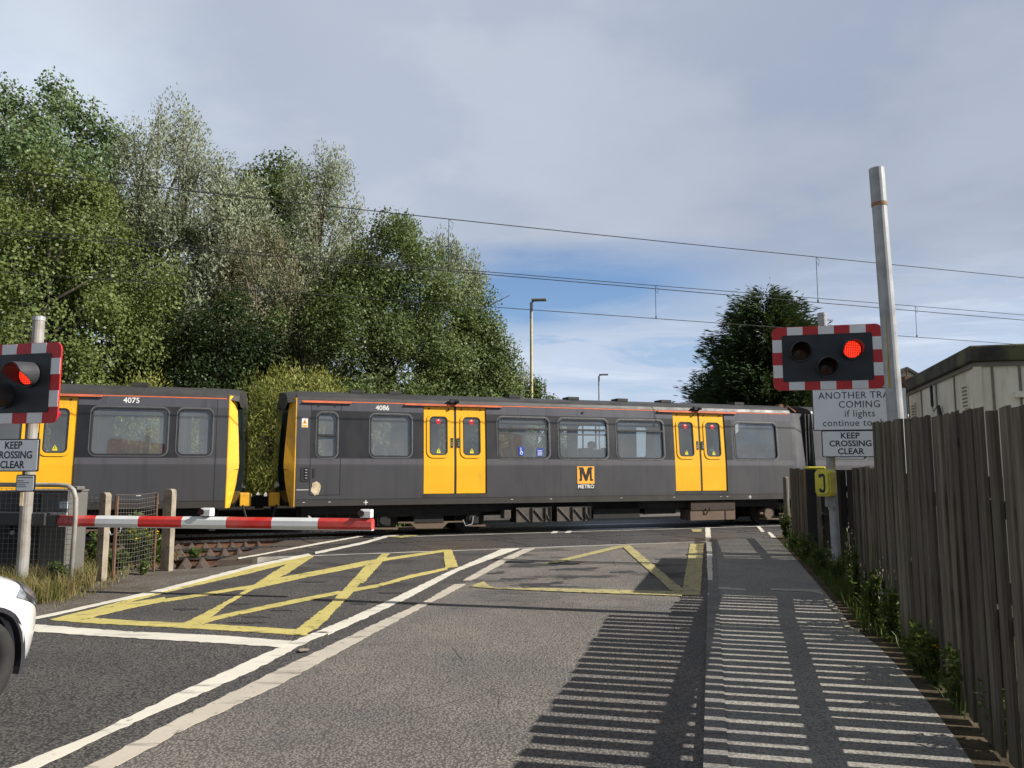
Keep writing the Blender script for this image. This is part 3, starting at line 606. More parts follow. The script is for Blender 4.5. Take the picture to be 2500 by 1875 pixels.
def door_leaves(t, a, b, near_only=False):
    mid = (a + b) / 2
    for sg in (-1, 1):
        fn = sidefn(sg)
        for side, (x0, x1) in ((0, (a + .012, mid - .028)), (1, (mid + .028, b - .012))):
            wx0 = x0 + (0.145 if side == 0 else 0.17); wx1 = x1 - (0.17 if side == 0 else 0.145); wz0, wz1 = 1.86, 2.74
            win = rrect(wx0, wz0, wx1, wz1, 0.085)
            m = MB()
            m.prism([(x0, DZ0 + .012), (x1, DZ0 + .012), (x1, ZW), (x1, DZ1 - .005), (x0, DZ1 - .005), (x0, ZW)], fn, 0.022, 0.062, 0, [win])
            m.prism(rrect(wx0 - .075, wz0 - .075, wx1 + .075, wz1 + .075, 0.15), fn, 0.006, 0.023, 0, [rrect(wx0 - .012, wz0 - .012, wx1 + .012, wz1 + .012, 0.095)])
            d = m.build('door', M_TYEL, t)
            e = MB(); e.prism(rrect(wx0 - .014, wz0 - .014, wx1 + .014, wz1 + .014, 0.095), fn, 0.014, 0.04, 0, [rrect(wx0 + .012, wz0 + .012, wx1 - .012, wz1 - .012, 0.075)])
            for xx in (x0 + .13, x1 - .13):
                e.prism([(xx + .022 * math.cos(q * math.pi / 4), 2.93 + .022 * math.sin(q * math.pi / 4)) for q in range(8)], fn, 0.012, 0.024)
            e.build('door_seal', M_TRIM, d)
            p = MB(); p.prism(win, fn, 0.03, 0.034, back=False); p.build('pane', M_GLASSD, d, fix=False)
            if sg > 0: continue
            bx = x1 - .055 if side == 0 else x0 + .055
            q = MB(); q.prism(rrect(bx - .035, 2.03, bx + .035, 2.25, 0.008, 2), fn, 0.008, 0.024, 0)
            for zz, mi_ in ((2.19, 1), (2.135, 2), (2.085, 2)): q.prism([(bx + .015 * math.cos(w * math.pi / 4), zz + .015 * math.sin(w * math.pi / 4)) for w in range(8)], fn, 0.004, 0.009, mi_)
            q.build('button_panel', [M_BLACK, M_LED, M_GALV], d)
            cx_ = (wx0 + wx1) / 2
            q = MB(); q.prism([(cx_ + .062 * math.cos(w * math.pi / 8), 2.635 + .062 * math.sin(w * math.pi / 8)) for w in range(16)], fn, 0.024, 0.026); q.prism([(cx_ + .018 * math.cos(w * math.pi / 4), 2.665 + .018 * math.sin(w * math.pi / 4)) for w in range(8)], fn, 0.022, 0.0245, 1); q.build('red_sticker', [M_REDST, M_NUMW], d)
            q = MB(); q.prism([(cx_ - .045, 1.935), (cx_ + .045, 1.935), (cx_, 2.01)], fn, 0.024, 0.026); q.prism([(cx_ - .045, 1.895), (cx_ + .045, 1.895), (cx_ + .045, 1.928), (cx_ - .045, 1.928)], fn, 0.024, 0.026); q.prism([(cx_ - .006, 1.945), (cx_ + .006, 1.945), (cx_ + .006, 1.985), (cx_ - .006, 1.985)], fn, 0.022, 0.0245, 1); q.build('warning_sticker', [M_YELST, M_BLACK], d)
        g_ = MB(); g_.prism([(mid - .027, DZ0 + .012), (mid + .027, DZ0 + .012), (mid + .027, ZW), (mid + .027, DZ1 - .005), (mid - .027, DZ1 - .005), (mid - .027, ZW)], fn, 0.03, 0.055); g_.build('door_edge_seal', M_RUBBER, t)
        st = MB(); st.prism([(a - .02, 0.872), (b + .02, 0.872), (b + .02, 0.945), (a - .02, 0.945)], fn, -0.004, 0.02); st.build('door_sill', M_UNDER if False else M_ROOF, t)
def drip_bar(t, a, b):
    m = MB()
    for sg in (-1, 1): m.prism([(a, 2.995), (b, 2.995), (b - .03, 3.035), (a + .03, 3.035)], sidefn(sg), -0.045, -0.001)
    m.build('rain_strip', M_ORANGE, t)
def train_front(t, xe, dr):
    zs = [0.71, 0.88, 1.05, 1.25, 1.46, 1.55, 1.65, 2.13, 2.72, 2.90, 3.10]; oy = [.09, .13, .17, .205, .225, .24, .245, .22, .18, .165, .15]; on = [.26, .36, .41, .43, .44, .44, .43, .42, .39, .38, .30]
    def P(i, y, o): return (xe + dr * o, y, zs[i])
    K = MB(); n = len(zs)
    for sg in (-1, 1):
        Y = MB(); vs = []; 
        for i in range(n):
            w = yo(zs[i]); vs += [P(i, sg * w, 0.0), P(i, sg * w, 0.02), P(i, sg * (w - .13), oy[i])]
        Y.add(vs, [q for i in range(n - 1) for q in ((3 * i, 3 * i + 1, 3 * i + 4, 3 * i + 3), (3 * i + 1, 3 * i + 2, 3 * i + 5, 3 * i + 4))])
        Y.build('front_corner_panel', M_TYELD, t)
        q = MB(); w = yo(1.52); q.add([(xe + dr * .0, sg * (w + .003), 1.512), (xe + dr * .24, sg * (w - .127), 1.512), (xe + dr * .24, sg * (w - .127), 1.524), (xe, sg * (w + .003), 1.524)], [(0, 1, 2, 3)]); q.build('corner_seam', M_TRIM, t)
    vs = []
    for i in range(n):
        w = yo(zs[i]) - .13; b = oy[i] - .012; mo = on[i]
        vs += [P(i, -w, oy[i]), P(i, -w + .05, b), P(i, -.8, b + (mo - b) * .55), P(i, -.4, b + (mo - b) * .9), P(i, 0, mo), P(i, .4, b + (mo - b) * .9), P(i, .8, b + (mo - b) * .55), P(i, w - .05, b), P(i, w, oy[i])]
    K.add(vs, [(9 * i + j, 9 * i + j + 1, 9 * i + 9 + j + 1, 9 * i + 9 + j) for i in range(n - 1) for j in range(8)])
    K.build('windscreen_front', M_WSCREEN, t)
    m = MB(); cap = [(-1.2, 3.0), (-1.13, 3.12), (-.95, 3.22), (-.5, 3.30), (0, 3.32), (.5, 3.30), (.95, 3.22), (1.13, 3.12), (1.2, 3.0)]
    vs = [(xe, y * 1.02, z + .015) for y, z in cap] + [(xe + dr * (.20 + .14 * (1 - abs(y) / 1.2)), y, z - .02) for y, z in cap] + [(xe + dr * (.24 + .16 * (1 - abs(y) / 1.2)), y * .97, 2.86) for y, z in cap]
    m.add(vs, [(9 * r_ + j, 9 * r_ + j + 1, 9 * r_ + 10 + j, 9 * r_ + 9 + j) for r_ in (0, 1) for j in range(8)]); m.build('roof_dome', M_ROOF, t)
    m = MB(); m.box((xe + dr * .44, 0, 0.80), (0.5, 0.22, 0.2)); m.box((xe + dr * .66, 0, 0.78), (0.10, 0.30, 0.30)); m.build('coupler', M_UNDER, t, bevel=.02)
    for y in (-.62, .62): m = MB(); m.box((xe + dr * .40, y, 0.86), (0.24, 0.30, 0.30)); m.build('buffer_box', M_TYELD, t, bevel=.02)
    m = MB()
    for y in (-.9, -.6, .6, .9): m.tube([(xe + dr * .35, y, 0.75), (xe + dr * .42, y, 0.5), (xe + dr * .3, y, 0.35)], .025, 6)
    m.box((xe - dr * .25, 0, 0.40), (0.12, 2.1, 0.35)); m.build('hose_bundle', M_RUBBER, t)
def bogie(t, xc):
    for dxw in (-1.05, 1.05):
        for sg in (-1, 1):
            m = MB(); y = sg * .73
            m.tube([(xc + dxw, y - .06, .37), (xc + dxw, y + .06, .37)], .37, 28); m.tube([(xc + dxw, y + sg * .06, .37), (xc + dxw, y + sg * .12, .37)], [.30, .14], 20); m.build('wheel', M_UNDER, t)
    m = MB()
    for sg in (-1, 1):
        y = sg * 1.0
        m.box((xc, y, .52), (2.5, .14, .16)); m.box((xc, y, .38), (.7, .16, .22)); m.tube([(xc - .25, y, .5), (xc - .25, y, .75)], .09, 10); m.tube([(xc + .25, y, .5), (xc + .25, y, .75)], .09, 10)
        for d_ in (-1.05, 1.05): m.box((xc + d_, y, .38), (.30, .20, .26)); m.tube([(xc + d_, y - sg * .0, .37), (xc + d_, y + sg * .13, .37)], .10, 10)
    m.box((xc, 0, .55), (1.0, 2.0, .22)); m.build('bogie_frame', M_UNDER, t)
    for sg in (-1, 1):
        m = MB()
        out = [(-.72, .29), (-.42, .28), (-.30, .16), (.32, .15), (.46, .28), (.82, .28), (.82, .31), (-.72, .32)]
        m.prism([(xc + a, b) for a, b in out], lambda a, b, d: (a, sg * (1.06 - d), b), -.02, .02)
        m.prism([(xc - 1.36, .17), (xc - .72, .15), (xc - .72, .19), (xc - 1.36, .21)], lambda a, b, d: (a, sg * (1.06 - d), b), -.02, .02); m.prism([(xc + .95, .18), (xc + 1.38, .17), (xc + 1.38, .21), (xc + .95, .21)], lambda a, b, d: (a, sg * (1.06 - d), b), -.02, .02)
        m.build('track_brake', M_BRAKE, t)
    m = MB(); m.tube([(xc + 1.05, -1.14, .42), (xc + 1.02, -1.16, .24), (xc + .86, -1.16, .20), (xc + .8, -1.14, .34)], .014, 6); m.build('brake_hose', M_GALV, t)
def seat(t, x, y, rot, orange=True):
    m = MB(); ca = 1 if rot == 0 else -1
    m.box((x, y, 1.36), (.44, .86, .10)); m.box((x - ca * .20, y, 1.70), (.08, .86, .72), 0, 0); m.box((x, y, 1.13), (.30, .6, .36)); m.box((x - ca * .20, y - .34, 2.07), (.11, .14, .06), 0, 1)
    m.build('seat', [M_SEAT, M_SEATO if orange else M_INT], t, bevel=.02)
def grab_pole(t, x, y, mat=None):
    m = MB(); m.tube([(x, y, .95), (x, y, 2.95)], .022, 8); m.build('grab_pole', mat or M_POLEY, t)
def train_at(s0, label):
    o = TN * P2; return thing('commuter_train', (o.x, o.y, 0), TANG, label, 'train', 'grey and yellow trains on the crossing')
WZ0, WZ1 = 1.80, 2.755
# ---- train with number 4086
T1 = train_at(0, 'grey train numbered 4086 with yellow double doors and a square orange badge')
wins1 = [(1.49, WZ0 + .0, 1.90, 2.765, 2.275), (2.66, WZ0 + .02, 3.58, 2.755), (5.70, WZ0, 6.99, WZ1, 2.49, 1), (7.28, WZ0, 8.57, WZ1, 2.49), (8.86, WZ0, 10.17, WZ1, 2.49), (12.36, WZ0, 13.68, WZ1)]
doors1 = [(3.875, 5.40), (10.49, 12.05)]
car_shell(T1, 1.03, 14.2, wins1, doors1, M_TRAIN1)
for a, b in doors1: door_leaves(T1, a, b)
drip_bar(T1, 3.42, 5.80); drip_bar(T1, 10.02, 12.42); drip_bar(T1, 1.14, 2.22)
train_front(T1, 1.03, -1)
m = MB(); fn = sidefn(-1)
for a, b, c, d in ((1.335, .965, 1.35, 2.97), (1.985, .965, 2.0, 2.97)): m.prism([(a, b), (c, b), (c, ZW), (c, d), (a, d), (a, ZW)], fn, -0.003, 0.001)
m.prism([(1.335, .955), (2.0, .955), (2.0, .968), (1.335, .968)], fn, -0.003, 0.001); m.prism([(2.36, 1.78), (2.372, 1.78), (2.372, 2.82), (2.36, 2.82)], fn, -0.002, 0.001)
m.prism(rrect(1.40, 1.34, 1.45, 1.55, .02), fn, -0.006, 0.001); m.prism(rrect(1.42, 2.0, 1.46, 2.16, .015), fn, -0.006, 0.001)
for xx in (1.50, 1.86): m.prism([(xx + .02 * math.cos(w * math.pi / 4), 2.93 + .02 * math.sin(w * math.pi / 4)) for w in range(8)], fn, -0.01, 0.0)
m.build('cab_door_seam', M_TRIM, T1)
m = MB(); m.prism(rrect(1.15, 1.26, 1.33, 1.58, .02), fn, -0.008, 0.0, 0, [rrect(1.19, 1.29, 1.31, 1.55, .015)]); m.prism(rrect(1.185, 1.285, 1.315, 1.555, .015), fn, -0.003, 0.0, 1)
for i in range(4): m.box((1.26, -1.335, 1.33 + i * .06), (.05, .012, .02), 0, 2)
m.build('socket_panel', [M_ROOF, M_BLACK, M_GALV], T1)
rs = random.Random(5); out = []
for i in range(18):
    a = 2 * math.pi * i / 18; out.append((1.47 + .10 * math.cos(a) * rs.uniform(.8, 1.2), 1.11 + .15 * math.sin(a) * rs.uniform(.85, 1.15)))
m = MB(); m.prism(out, fn, -0.004, 0.0); m.build('repair_patch', M_CREAM, T1)
m = MB(); m.prism([(1.14, 2.44), (1.27, 2.44), (1.27, 2.65), (1.14, 2.65)], fn, -0.004, 0.0); m.prism([(1.155, 2.45), (1.255, 2.45), (1.255, 2.50), (1.155, 2.50)], fn, -0.007, -0.0035, 1); m.prism([(1.155, 2.525), (1.255, 2.525), (1.205, 2.625)], fn, -0.007, -0.0035, 1); m.prism([(1.198, 2.54), (1.212, 2.54), (1.215, 2.59), (1.20, 2.59)], fn, -0.009, -0.0065, 2); m.build('voltage_sticker', [M_NUMW, M_LOGO, M_BLACK], T1)
text('4086', 0.155, lambda a, b, d: (2.92 + a, -yo(2.92 + b) - 0.005 - d, 2.915 + b), M_NUMW, T1, 'number', 0.018, sx=1.0)
m = MB(); cxl, x0l, x1l = 7.955, 7.725, 8.185
m.prism([(x0l, 1.165), (x1l, 1.165), (x1l, 1.59), (x0l, 1.59)], fn, -0.004, 0.0); m.prism([(x0l + .01, 1.03), (x1l - .01, 1.03), (x1l - .01, 1.158), (x0l + .01, 1.158)], fn, -0.004, 0.0, 1)
mpx = [(245, 405), (440, 405), (565, 770), (665, 405), (865, 405), (865, 478), (822, 485), (832, 928), (885, 928), (885, 1005), (755, 1005), (742, 600), (625, 1005), (530, 1005), (385, 600), (385, 1005), (260, 1005), (260, 928), (300, 920), (290, 482), (245, 476)]
m.prism([(x0l + .0 + (x - 170) / 780 * (x1l - x0l), 1.59 - (y - 365) / 770 * .425) for x, y in reversed(mpx)], fn, -0.007, -0.0035, 1)
bd = m.build('badge', [M_LOGO, M_LOGOK], T1); tag(bd, 'square orange badge with a black slab serif M')
text('METRO', 0.128, lambda a, b, d: (cxl + a, -yo(1.09) - 0.006 - d, 1.093 + b), M_NUMW, bd, 'lettering', 0.022, sx=1.0, space=1.06)
m = MB(); xs = 6.28     # wheelchair sign and blue notice inside the glass
m.prism(rrect(xs - .07, 1.85, xs + .07, 2.06, .01, 2), fn, 0.018, 0.022); w_ = [(xs + .035 * math.cos(q * math.pi / 6), 1.905 + .035 * math.sin(q * math.pi / 6)) for q in range(12)]; w2 = [(xs + .022 * math.cos(q * math.pi / 6), 1.905 + .022 * math.sin(q * math.pi / 6)) for q in range(12)]
m.prism(w_, fn, 0.015, 0.0185, 1, [w2]); m.prism([(xs - .012 + .014 * math.cos(q * math.pi / 3), 2.025 + .014 * math.sin(q * math.pi / 3)) for q in range(6)], fn, 0.015, 0.0185, 1); m.prism([(xs - .018, 1.935), (xs + .035, 1.925), (xs + .04, 1.94), (xs - .002, 1.955), (xs - .004, 2.005), (xs - .02, 2.005)], fn, 0.012, 0.0155, 1)
m.build('accessibility_sticker', [M_BLUEST, M_NUMW], T1)
m = MB(); m.prism(rrect(6.68, 1.83, 6.84, 2.03, .01, 2), fn, 0.018, 0.022)
for i in range(4): m.prism([(6.70, 1.86 + i * .035), (6.82, 1.86 + i * .035), (6.82, 1.87 + i * .035), (6.70, 1.87 + i * .035)], fn, 0.015, 0.0185, 1)
m.build('blue_notice', [M_BLUEST, M_SIGNFACE], T1)
m = MB()
for xx, zz in ((2.57, .785), (12.73, .785)):
    m.prism([(xx - .045, zz - .009), (xx + .045, zz - .009), (xx + .045, zz + .009), (xx - .045, zz + .009)], fn, -0.003, 0.0); m.prism([(xx - .009, zz - .05), (xx + .009, zz - .05), (xx + .009, zz + .05), (xx - .009, zz + .05)], fn, -0.0045, -0.0015); m.build('jacking_mark', M_NUMW, T1); m = MB()
for xx in (1.2, 1.75, 6.0, 7.0, 8.9, 10.4, 11.8, 12.0): m.prism([(xx, .80), (xx + .05, .80), (xx + .05, .81), (xx, .81)], fn, -0.003, 0.0)
m.prism([(1.06, 1.07), (1.32, 1.07), (1.32, 1.083), (1.06, 1.083)], fn, -0.003, 0.0); m.build('small_stencil', M_NUMW, T1)
m = MB()
for xx in (4.6, 11.2): m = MB(); m.box((xx, -1.27, 3.115), (.20, .10, .09)); m.tube([(xx + .04, -1.32, 3.11), (xx + .10, -1.345, 3.10)], .035, 8); m.build('door_camera', M_BLACK, T1)
m = MB()
for xx in (2.4, 3.3, 6.3, 7.9, 9.3, 10.6, 12.9): m = MB(); m.box((xx, -.55, 3.33), (.30, .4, .07)); m.build('roof_vent', M_ROOF, T1)
m = MB(); m.prism([(7.93 + .03 * math.cos(q * math.pi / 4), 2.93 + .03 * math.sin(q * math.pi / 4)) for q in range(8)], fn, -0.02, 0.0); m.build('side_lamp', M_BLACK, T1)
bogie(T1, 4.07)
m = MB(); m.box((7.5, 0, .62), (12.6, 2.2, .2)); m.box((8.9, -.5, .50), (1.3, 1.2, .42)); m.box((5.0, .2, .55), (2.5, 1.5, .3)); m.box((10.2, -.3, .54), (.9, 1.4, .34)); m.box((2.1, 0, .55), (1.2, 1.8, .3))
for xx in (1.5, 1.75, 2.0, 2.25): m.tube([(xx, -1.05, .72), (xx, -1.05, .35)], .03, 6)
m.build('underframe', M_UNDER, T1)
for x0_ in (6.15, 7.2):
    m = MB(); m.box((x0_ + .45, -1.0, .43), (.88, .5, .36), 0, 0)
    m.box((x0_ + .19, -1.26, .43), (.37, .02, .34), 0, 1); m.box((x0_ + .57, -1.26, .42), (.30, .02, .33), 0, 1); m.box((x0_ + .80, -1.26, .42), (.12, .02, .32), 0, 1)
    for a, b, c, d in ((.04, .58, .34, .28), (.46, .55, .68, .30), (.72, .55, .84, .32)): m.tube([(x0_ + a, -1.285, b), (x0_ + c, -1.285, d)], .016, 6, 1)
    for a in (.40, .74, .88): m.tube([(x0_ + a, -1.29, .62), (x0_ + a, -1.29, .28)], .02, 6, 0)
    m.build('resistor_box', [M_UNDER, M_GRID], T1)
m = MB(); m.box((5.94, -1.1, .45), (.17, .3, .20)); m.build('junction_box', M_GRID, T1, bevel=.01)
m = MB(); m.box((11.62, -1.0, .33), (1.36, .5, .26), 0, 0); m.box((11.62, -1.02, .57), (1.34, .5, .22), 0, 1); m.box((12.0, -1.255, .33), (.02, .02, .24), 0, 1); m.tube([(11.38, -1.28, .50), (11.42, -1.30, .42), (11.50, -1.30, .42), (11.52, -1.28, .50)], .015, 6, 1)
m.build('equipment_case', [M_BRAKE, plain('dark_brown_case', srgb(58, 44, 36), .8)], T1)
m = MB(); m.tube([(13.4, -1.2, .33), (13.4, -.9, .33)], .13, 16); m.tube([(13.15, -1.15, .33), (13.3, -1.15, .33)], .03, 8); m.build('air_cylinder', M_BRAKE, T1)
bogie(T1, 14.55)
for x, y, r_ in ((2.72, -.82, 1), (3.42, -.82, 0), (5.85, -.82, 1), (6.75, -.82, 0), (7.5, .8, 1), (8.4, -.8, 0), (9.1, .8, 1), (12.55, -.82, 1), (13.1, -.82, 0), (13.62, -.82, 0), (6.0, .82, 1), (9.8, .82, 0), (3.0, .82, 1), (13.0, .82, 1)): seat(T1, x, y, r_)
for x, y in ((4.95, -.55), (4.3, .4), (6.42, -.3), (8.3, -.4), (9.0, .3), (11.0, -.5), (11.6, .4)): grab_pole(T1, x, y, M_POLEY)
m = MB()
for x in (3.72, 5.52, 10.36, 12.16):
    for y in (-.9, .9): m = MB(); m.box((x, y * .95, 2.0), (.04, .60, 1.6)); m.build('draught_screen', M_INT, T1)
m = MB(); m.box((3.28, -.92, 2.28), (.09, .05, .80)); m.box((2.30, 0, 1.95), (.05, 2.4, 2.0), 0, 0); m.build('cab_partition', [M_DARKBOX], T1)
# articulated joint and rear half
m = MB(); 
EPM = plain('streaky_end_panel', srgb(92, 92, 94), .45, .15, .4, 1.5, srgb(50, 50, 55), 0, 60, (1, 1, .5))
for sg in (-1, 1):
    m = MB(); vs = []
    for z in (.72, 1.6, 3.06): vs += [(14.2, sg * yo(z), z), (14.30, sg * yo(z), z), (14.66, sg * (yo(z) - .10), z)]
    m.add(vs, [(0, 1, 4, 3), (1, 2, 5, 4), (3, 4, 7, 6), (4, 5, 8, 7)]); m.build('end_panel', EPM, T1)
m = MB()
for i in range(4): m.box((14.70 + i * .055, 0, 1.9), (.028, 2.46 - .06 * (i % 2), 2.3))
m.build('gangway_bellows', M_RUBBER, T1)
m = MB(); m.box((14.45, -.2, 3.2), (.5, .6, .12)); m.tube([(14.3, -.8, 3.12), (14.45, -.8, 3.28), (14.7, -.8, 3.12)], .05, 8); m.tube([(14.5, -.5, 3.3), (14.5, -.3, 3.3)], .08, 10); m.build('roof_equipment', M_RUST, T1)
wins1b = [(15.35, WZ0, 16.72, WZ1), (19.2, WZ0, 20.5, WZ1), (20.8, WZ0, 22.1, WZ1), (22.4, WZ0, 23.7, WZ1), (25.9, WZ0, 26.8, WZ1)]; doors1b = [(17.2, 18.75), (24.0, 25.55)]
car_shell(T1, 14.92, 28.4, wins1b, doors1b, M_TRAIN3, 'rear_body')
for a, b in doors1b: door_leaves(T1, a, b)
m = MB(); m.box((21.5, 0, .58), (12, 2.2, .3)); m.build('rear_underframe', M_UNDER, T1)
# ---- train with number 4075
T2 = train_at(0, 'grey train numbered 4075 with a yellow end, behind the striped barrier arm')
wins2 = [(-11.6, WZ0, -10.3, WZ1), (-10.0, WZ0, -8.7, WZ1), (-8.4, WZ0, -7.1, WZ1), (-6.8, WZ0, -5.5, WZ1), (-2.98, 1.83, -1.58, 2.78), (-1.36, 1.83, -.71, 2.78)]
doors2 = [(-4.80, -3.25)]
car_shell(T2, -13.8, -.38, wins2, doors2, M_TRAIN2)
for a, b in doors2: door_leaves(T2, a, b)
drip_bar(T2, -5.25, -2.82)
train_front(T2, -.38, 1)
text('4075', 0.155, lambda a, b, d: (-2.28 + a, -yo(2.945 + b) - 0.005 - d, 2.94 + b), M_NUMW, T2, 'number', 0.018)
m = MB(); m.prism([(-.62, ZB), (-.605, ZB), (-.605, ZW), (-.605, 3.0), (-.62, 3.0), (-.62, ZW)], fn, -0.002, 0.001); m.build('cab_panel_seam', M_TRIM, T2)
m = MB(); m.prism([(-2.09, .98), (-2.0, .98), (-2.0, .995), (-2.09, .995)], fn, -0.003, 0.0); m.prism([(-1.74, .83), (-1.66, .83), (-1.66, .842), (-1.74, .842)], fn, -0.003, 0.0); m.prism([(-1.706, .79), (-1.694, .79), (-1.694, .88), (-1.706, .88)], fn, -0.0045, -0.0015); m.build('jacking_mark', M_NUMW, T2)
bogie(T2, -3.4)
m = MB(); m.box((-7, 0, .62), (12.6, 2.2, .2)); m.box((-6.5, -.4, .5), (2.5, 1.4, .4)); m.box((-1.4, 0, .56), (1.2, 1.8, .3)); m.build('underframe', M_UNDER, T2)
m = MB()
for xx in (-2.2, -5.5, -7.5): m = MB(); m.box((xx, -.55, 3.33), (.30, .4, .07)); m.build('roof_vent', M_ROOF, T2)
for x, y, r_ in ((-2.75, -.82, 1), (-2.2, -.82, 0), (-1.85, -.82, 1), (-1.1, -.82, 1), (-6.0, -.82, 0), (-7.6, -.8, 1), (-2.6, .82, 1)): seat(T2, x, y, r_, False)
m = MB(); m.box((-1.72, -.35, 2.25), (.18, .05, 1.1)); m.box((-1.28, .3, 1.95), (.05, 1.7, 2.0)); m.build('cab_partition', M_INT, T2)
m = MB(); m.box((-.80, .55, 2.25), (.5, .06, .9)); m.build('cab_screen', M_DARKBOX, T2)
grab_pole(T2, -4.0, -.4)

# ------------------------------------------------------------------ people on the trains
def person(T, x, y, face, label, shirt, hair, hairlen=0, skin=(0.45, 0.25, 0.17), cap=None, lean=0.0):
    o = T.matrix_basis @ Vector((x, y, 0)); rz = TANG + (0 if face > 0 else math.pi)
    pts = {'pel': (0, 0, 1.44), 'sp': (-.03, 0, 1.62), 'ch': (-.02 + lean, 0, 1.84), 'nk': (.0 + lean, 0, 2.0), 'hd': (.03 + lean, 0, 2.10), 'top': (.02 + lean, 0, 2.19)}
    rad = {'pel': .15, 'sp': .135, 'ch': .155, 'nk': .055, 'hd': .088, 'top': .07}; ed = [('pel', 'sp'), ('sp', 'ch'), ('ch', 'nk'), ('nk', 'hd'), ('hd', 'top')]
    for s in (-1, 1):
        q = str(s); pts.update({'sh' + q: (lean - .02, s * .19, 1.88), 'el' + q: (.04, s * .24, 1.63), 'wr' + q: (.27, s * .14, 1.56), 'ha' + q: (.35, s * .10, 1.555), 'hip' + q: (.02, s * .10, 1.45), 'kn' + q: (.44, s * .12, 1.47), 'an' + q: (.46, s * .12, 1.05), 'to' + q: (.62, s * .13, .99)})
        rad.update({'sh' + q: .07, 'el' + q: .05, 'wr' + q: .033, 'ha' + q: .035, 'hip' + q: .10, 'kn' + q: .065, 'an' + q: .045, 'to' + q: .04}); ed += [('ch', 'sh' + q), ('sh' + q, 'el' + q), ('el' + q, 'wr' + q), ('wr' + q, 'ha' + q), ('pel', 'hip' + q), ('hip' + q, 'kn' + q), ('kn' + q, 'an' + q), ('an' + q, 'to' + q)]
    ks = list(pts); me = bpy.data.meshes.new('person'); me.from_pydata([pts[q] for q in ks], [(ks.index(a), ks.index(b)) for a, b in ed], [])
    tmp = bpy.data.objects.new('person', me); COL.objects.link(tmp); sk = tmp.modifiers.new('s', 'SKIN'); su = tmp.modifiers.new('u', 'SUBSURF'); su.levels = 2; su.render_levels = 2
    for i, q in enumerate(ks): me.skin_vertices[0].data[i].radius = (rad[q], rad[q])
    me.skin_vertices[0].data[0].use_root = True
    dg = bpy.context.evaluated_depsgraph_get(); m2 = bpy.data.meshes.new_from_object(tmp.evaluated_get(dg)); bpy.data.objects.remove(tmp)
    m2.materials.clear()
    for mm in (plain('skin', skin, .6), shirt, plain('dark_trousers', (.02, .022, .03), .9)): m2.materials.append(mm)
    for p in m2.polygons:
        z = p.center.z; c = p.center; p.material_index = 0 if (z > 1.985 or c.x > .29 and z > 1.5 and abs(c.y) < .2 and z > 1.53) else (2 if z < 1.5 else 1); p.use_smooth = True
    b = bpy.data.objects.new('person', m2); COL.objects.link(b); b.location = (o.x, o.y, 0); b.rotation_euler = (0, 0, rz); tag(b, label, 'person')
    h = MB(); bm = bmesh.new(); bmesh.ops.create_icosphere(bm, subdivisions=3, radius=1.0)
    for v in bm.verts:
        z = v.co.z; k_ = 1.0 if z > -.1 else 1 + hairlen * .4
        v.co = Vector((v.co.x * .115 - .015 - (.03 if z < 0 else 0) + .03 + lean, v.co.y * .10, 2.135 + z * (.105 if z > 0 else .06 + .16 * hairlen)))
    bmesh.ops.delete(bm, geom=[v for v in bm.verts if v.co.x > .085 + lean and v.co.z < 2.16], context='VERTS')
    mh = bpy.data.meshes.new('hair'); bm.to_mesh(mh); bm.free(); mh.materials.append(hair); mh.polygons.foreach_set('use_smooth', [True] * len(mh.polygons)); ho = bpy.data.objects.new('cap' if cap else 'hair', mh); COL.objects.link(ho); ho.parent = b
    f = MB(); f.tube([(.108 + lean, 0, 2.115), (.135 + lean, 0, 2.085)], [.012, .018], 6); f.build('nose', m2.materials[0], b)
    return b
H_BL = plain('blond_hair', (.50, .36, .16), .6); H_DK = plain('dark_hair', (.02, .016, .013), .6); H_CAP = plain('black_cap', (.015, .016, .02), .8)
S_DK = plain('dark_jacket', (.03, .032, .04), .9); S_WH = plain('white_shirt', (.6, .6, .6), .9); S_GR = plain('grey_top', (.16, .16, .17), .9)
person(T1, 2.72, -.72, 1, 'person with long blond hair and dark top seated at the window below number 4086', S_DK, H_BL, 1.0)
person(T1, 5.86, -.80, 1, 'person in black cap and pale shirt seated behind the open hopper window', S_WH, H_CAP, 0, cap=1)
person(T1, 6.66, -.4, -1, 'person with dark hair beside the blue stickers of the train window', S_DK, H_DK, .3)
person(T1, 8.42, -.70, -1, 'person with dark hair at the far end of the middle train window', S_DK, H_DK, .2)
person(T1, 13.32, -.70, -1, 'person with dark hair in the last window before the train joint', S_DK, H_DK, .5)
person(T2, -2.02, -.70, -1, 'person with dark hair in the wide window below number 4075', S_DK, H_DK, .3)
person(T2, -2.62, -.55, 1, 'person in grey top low in the wide window of the left train', S_GR, H_DK, .1)

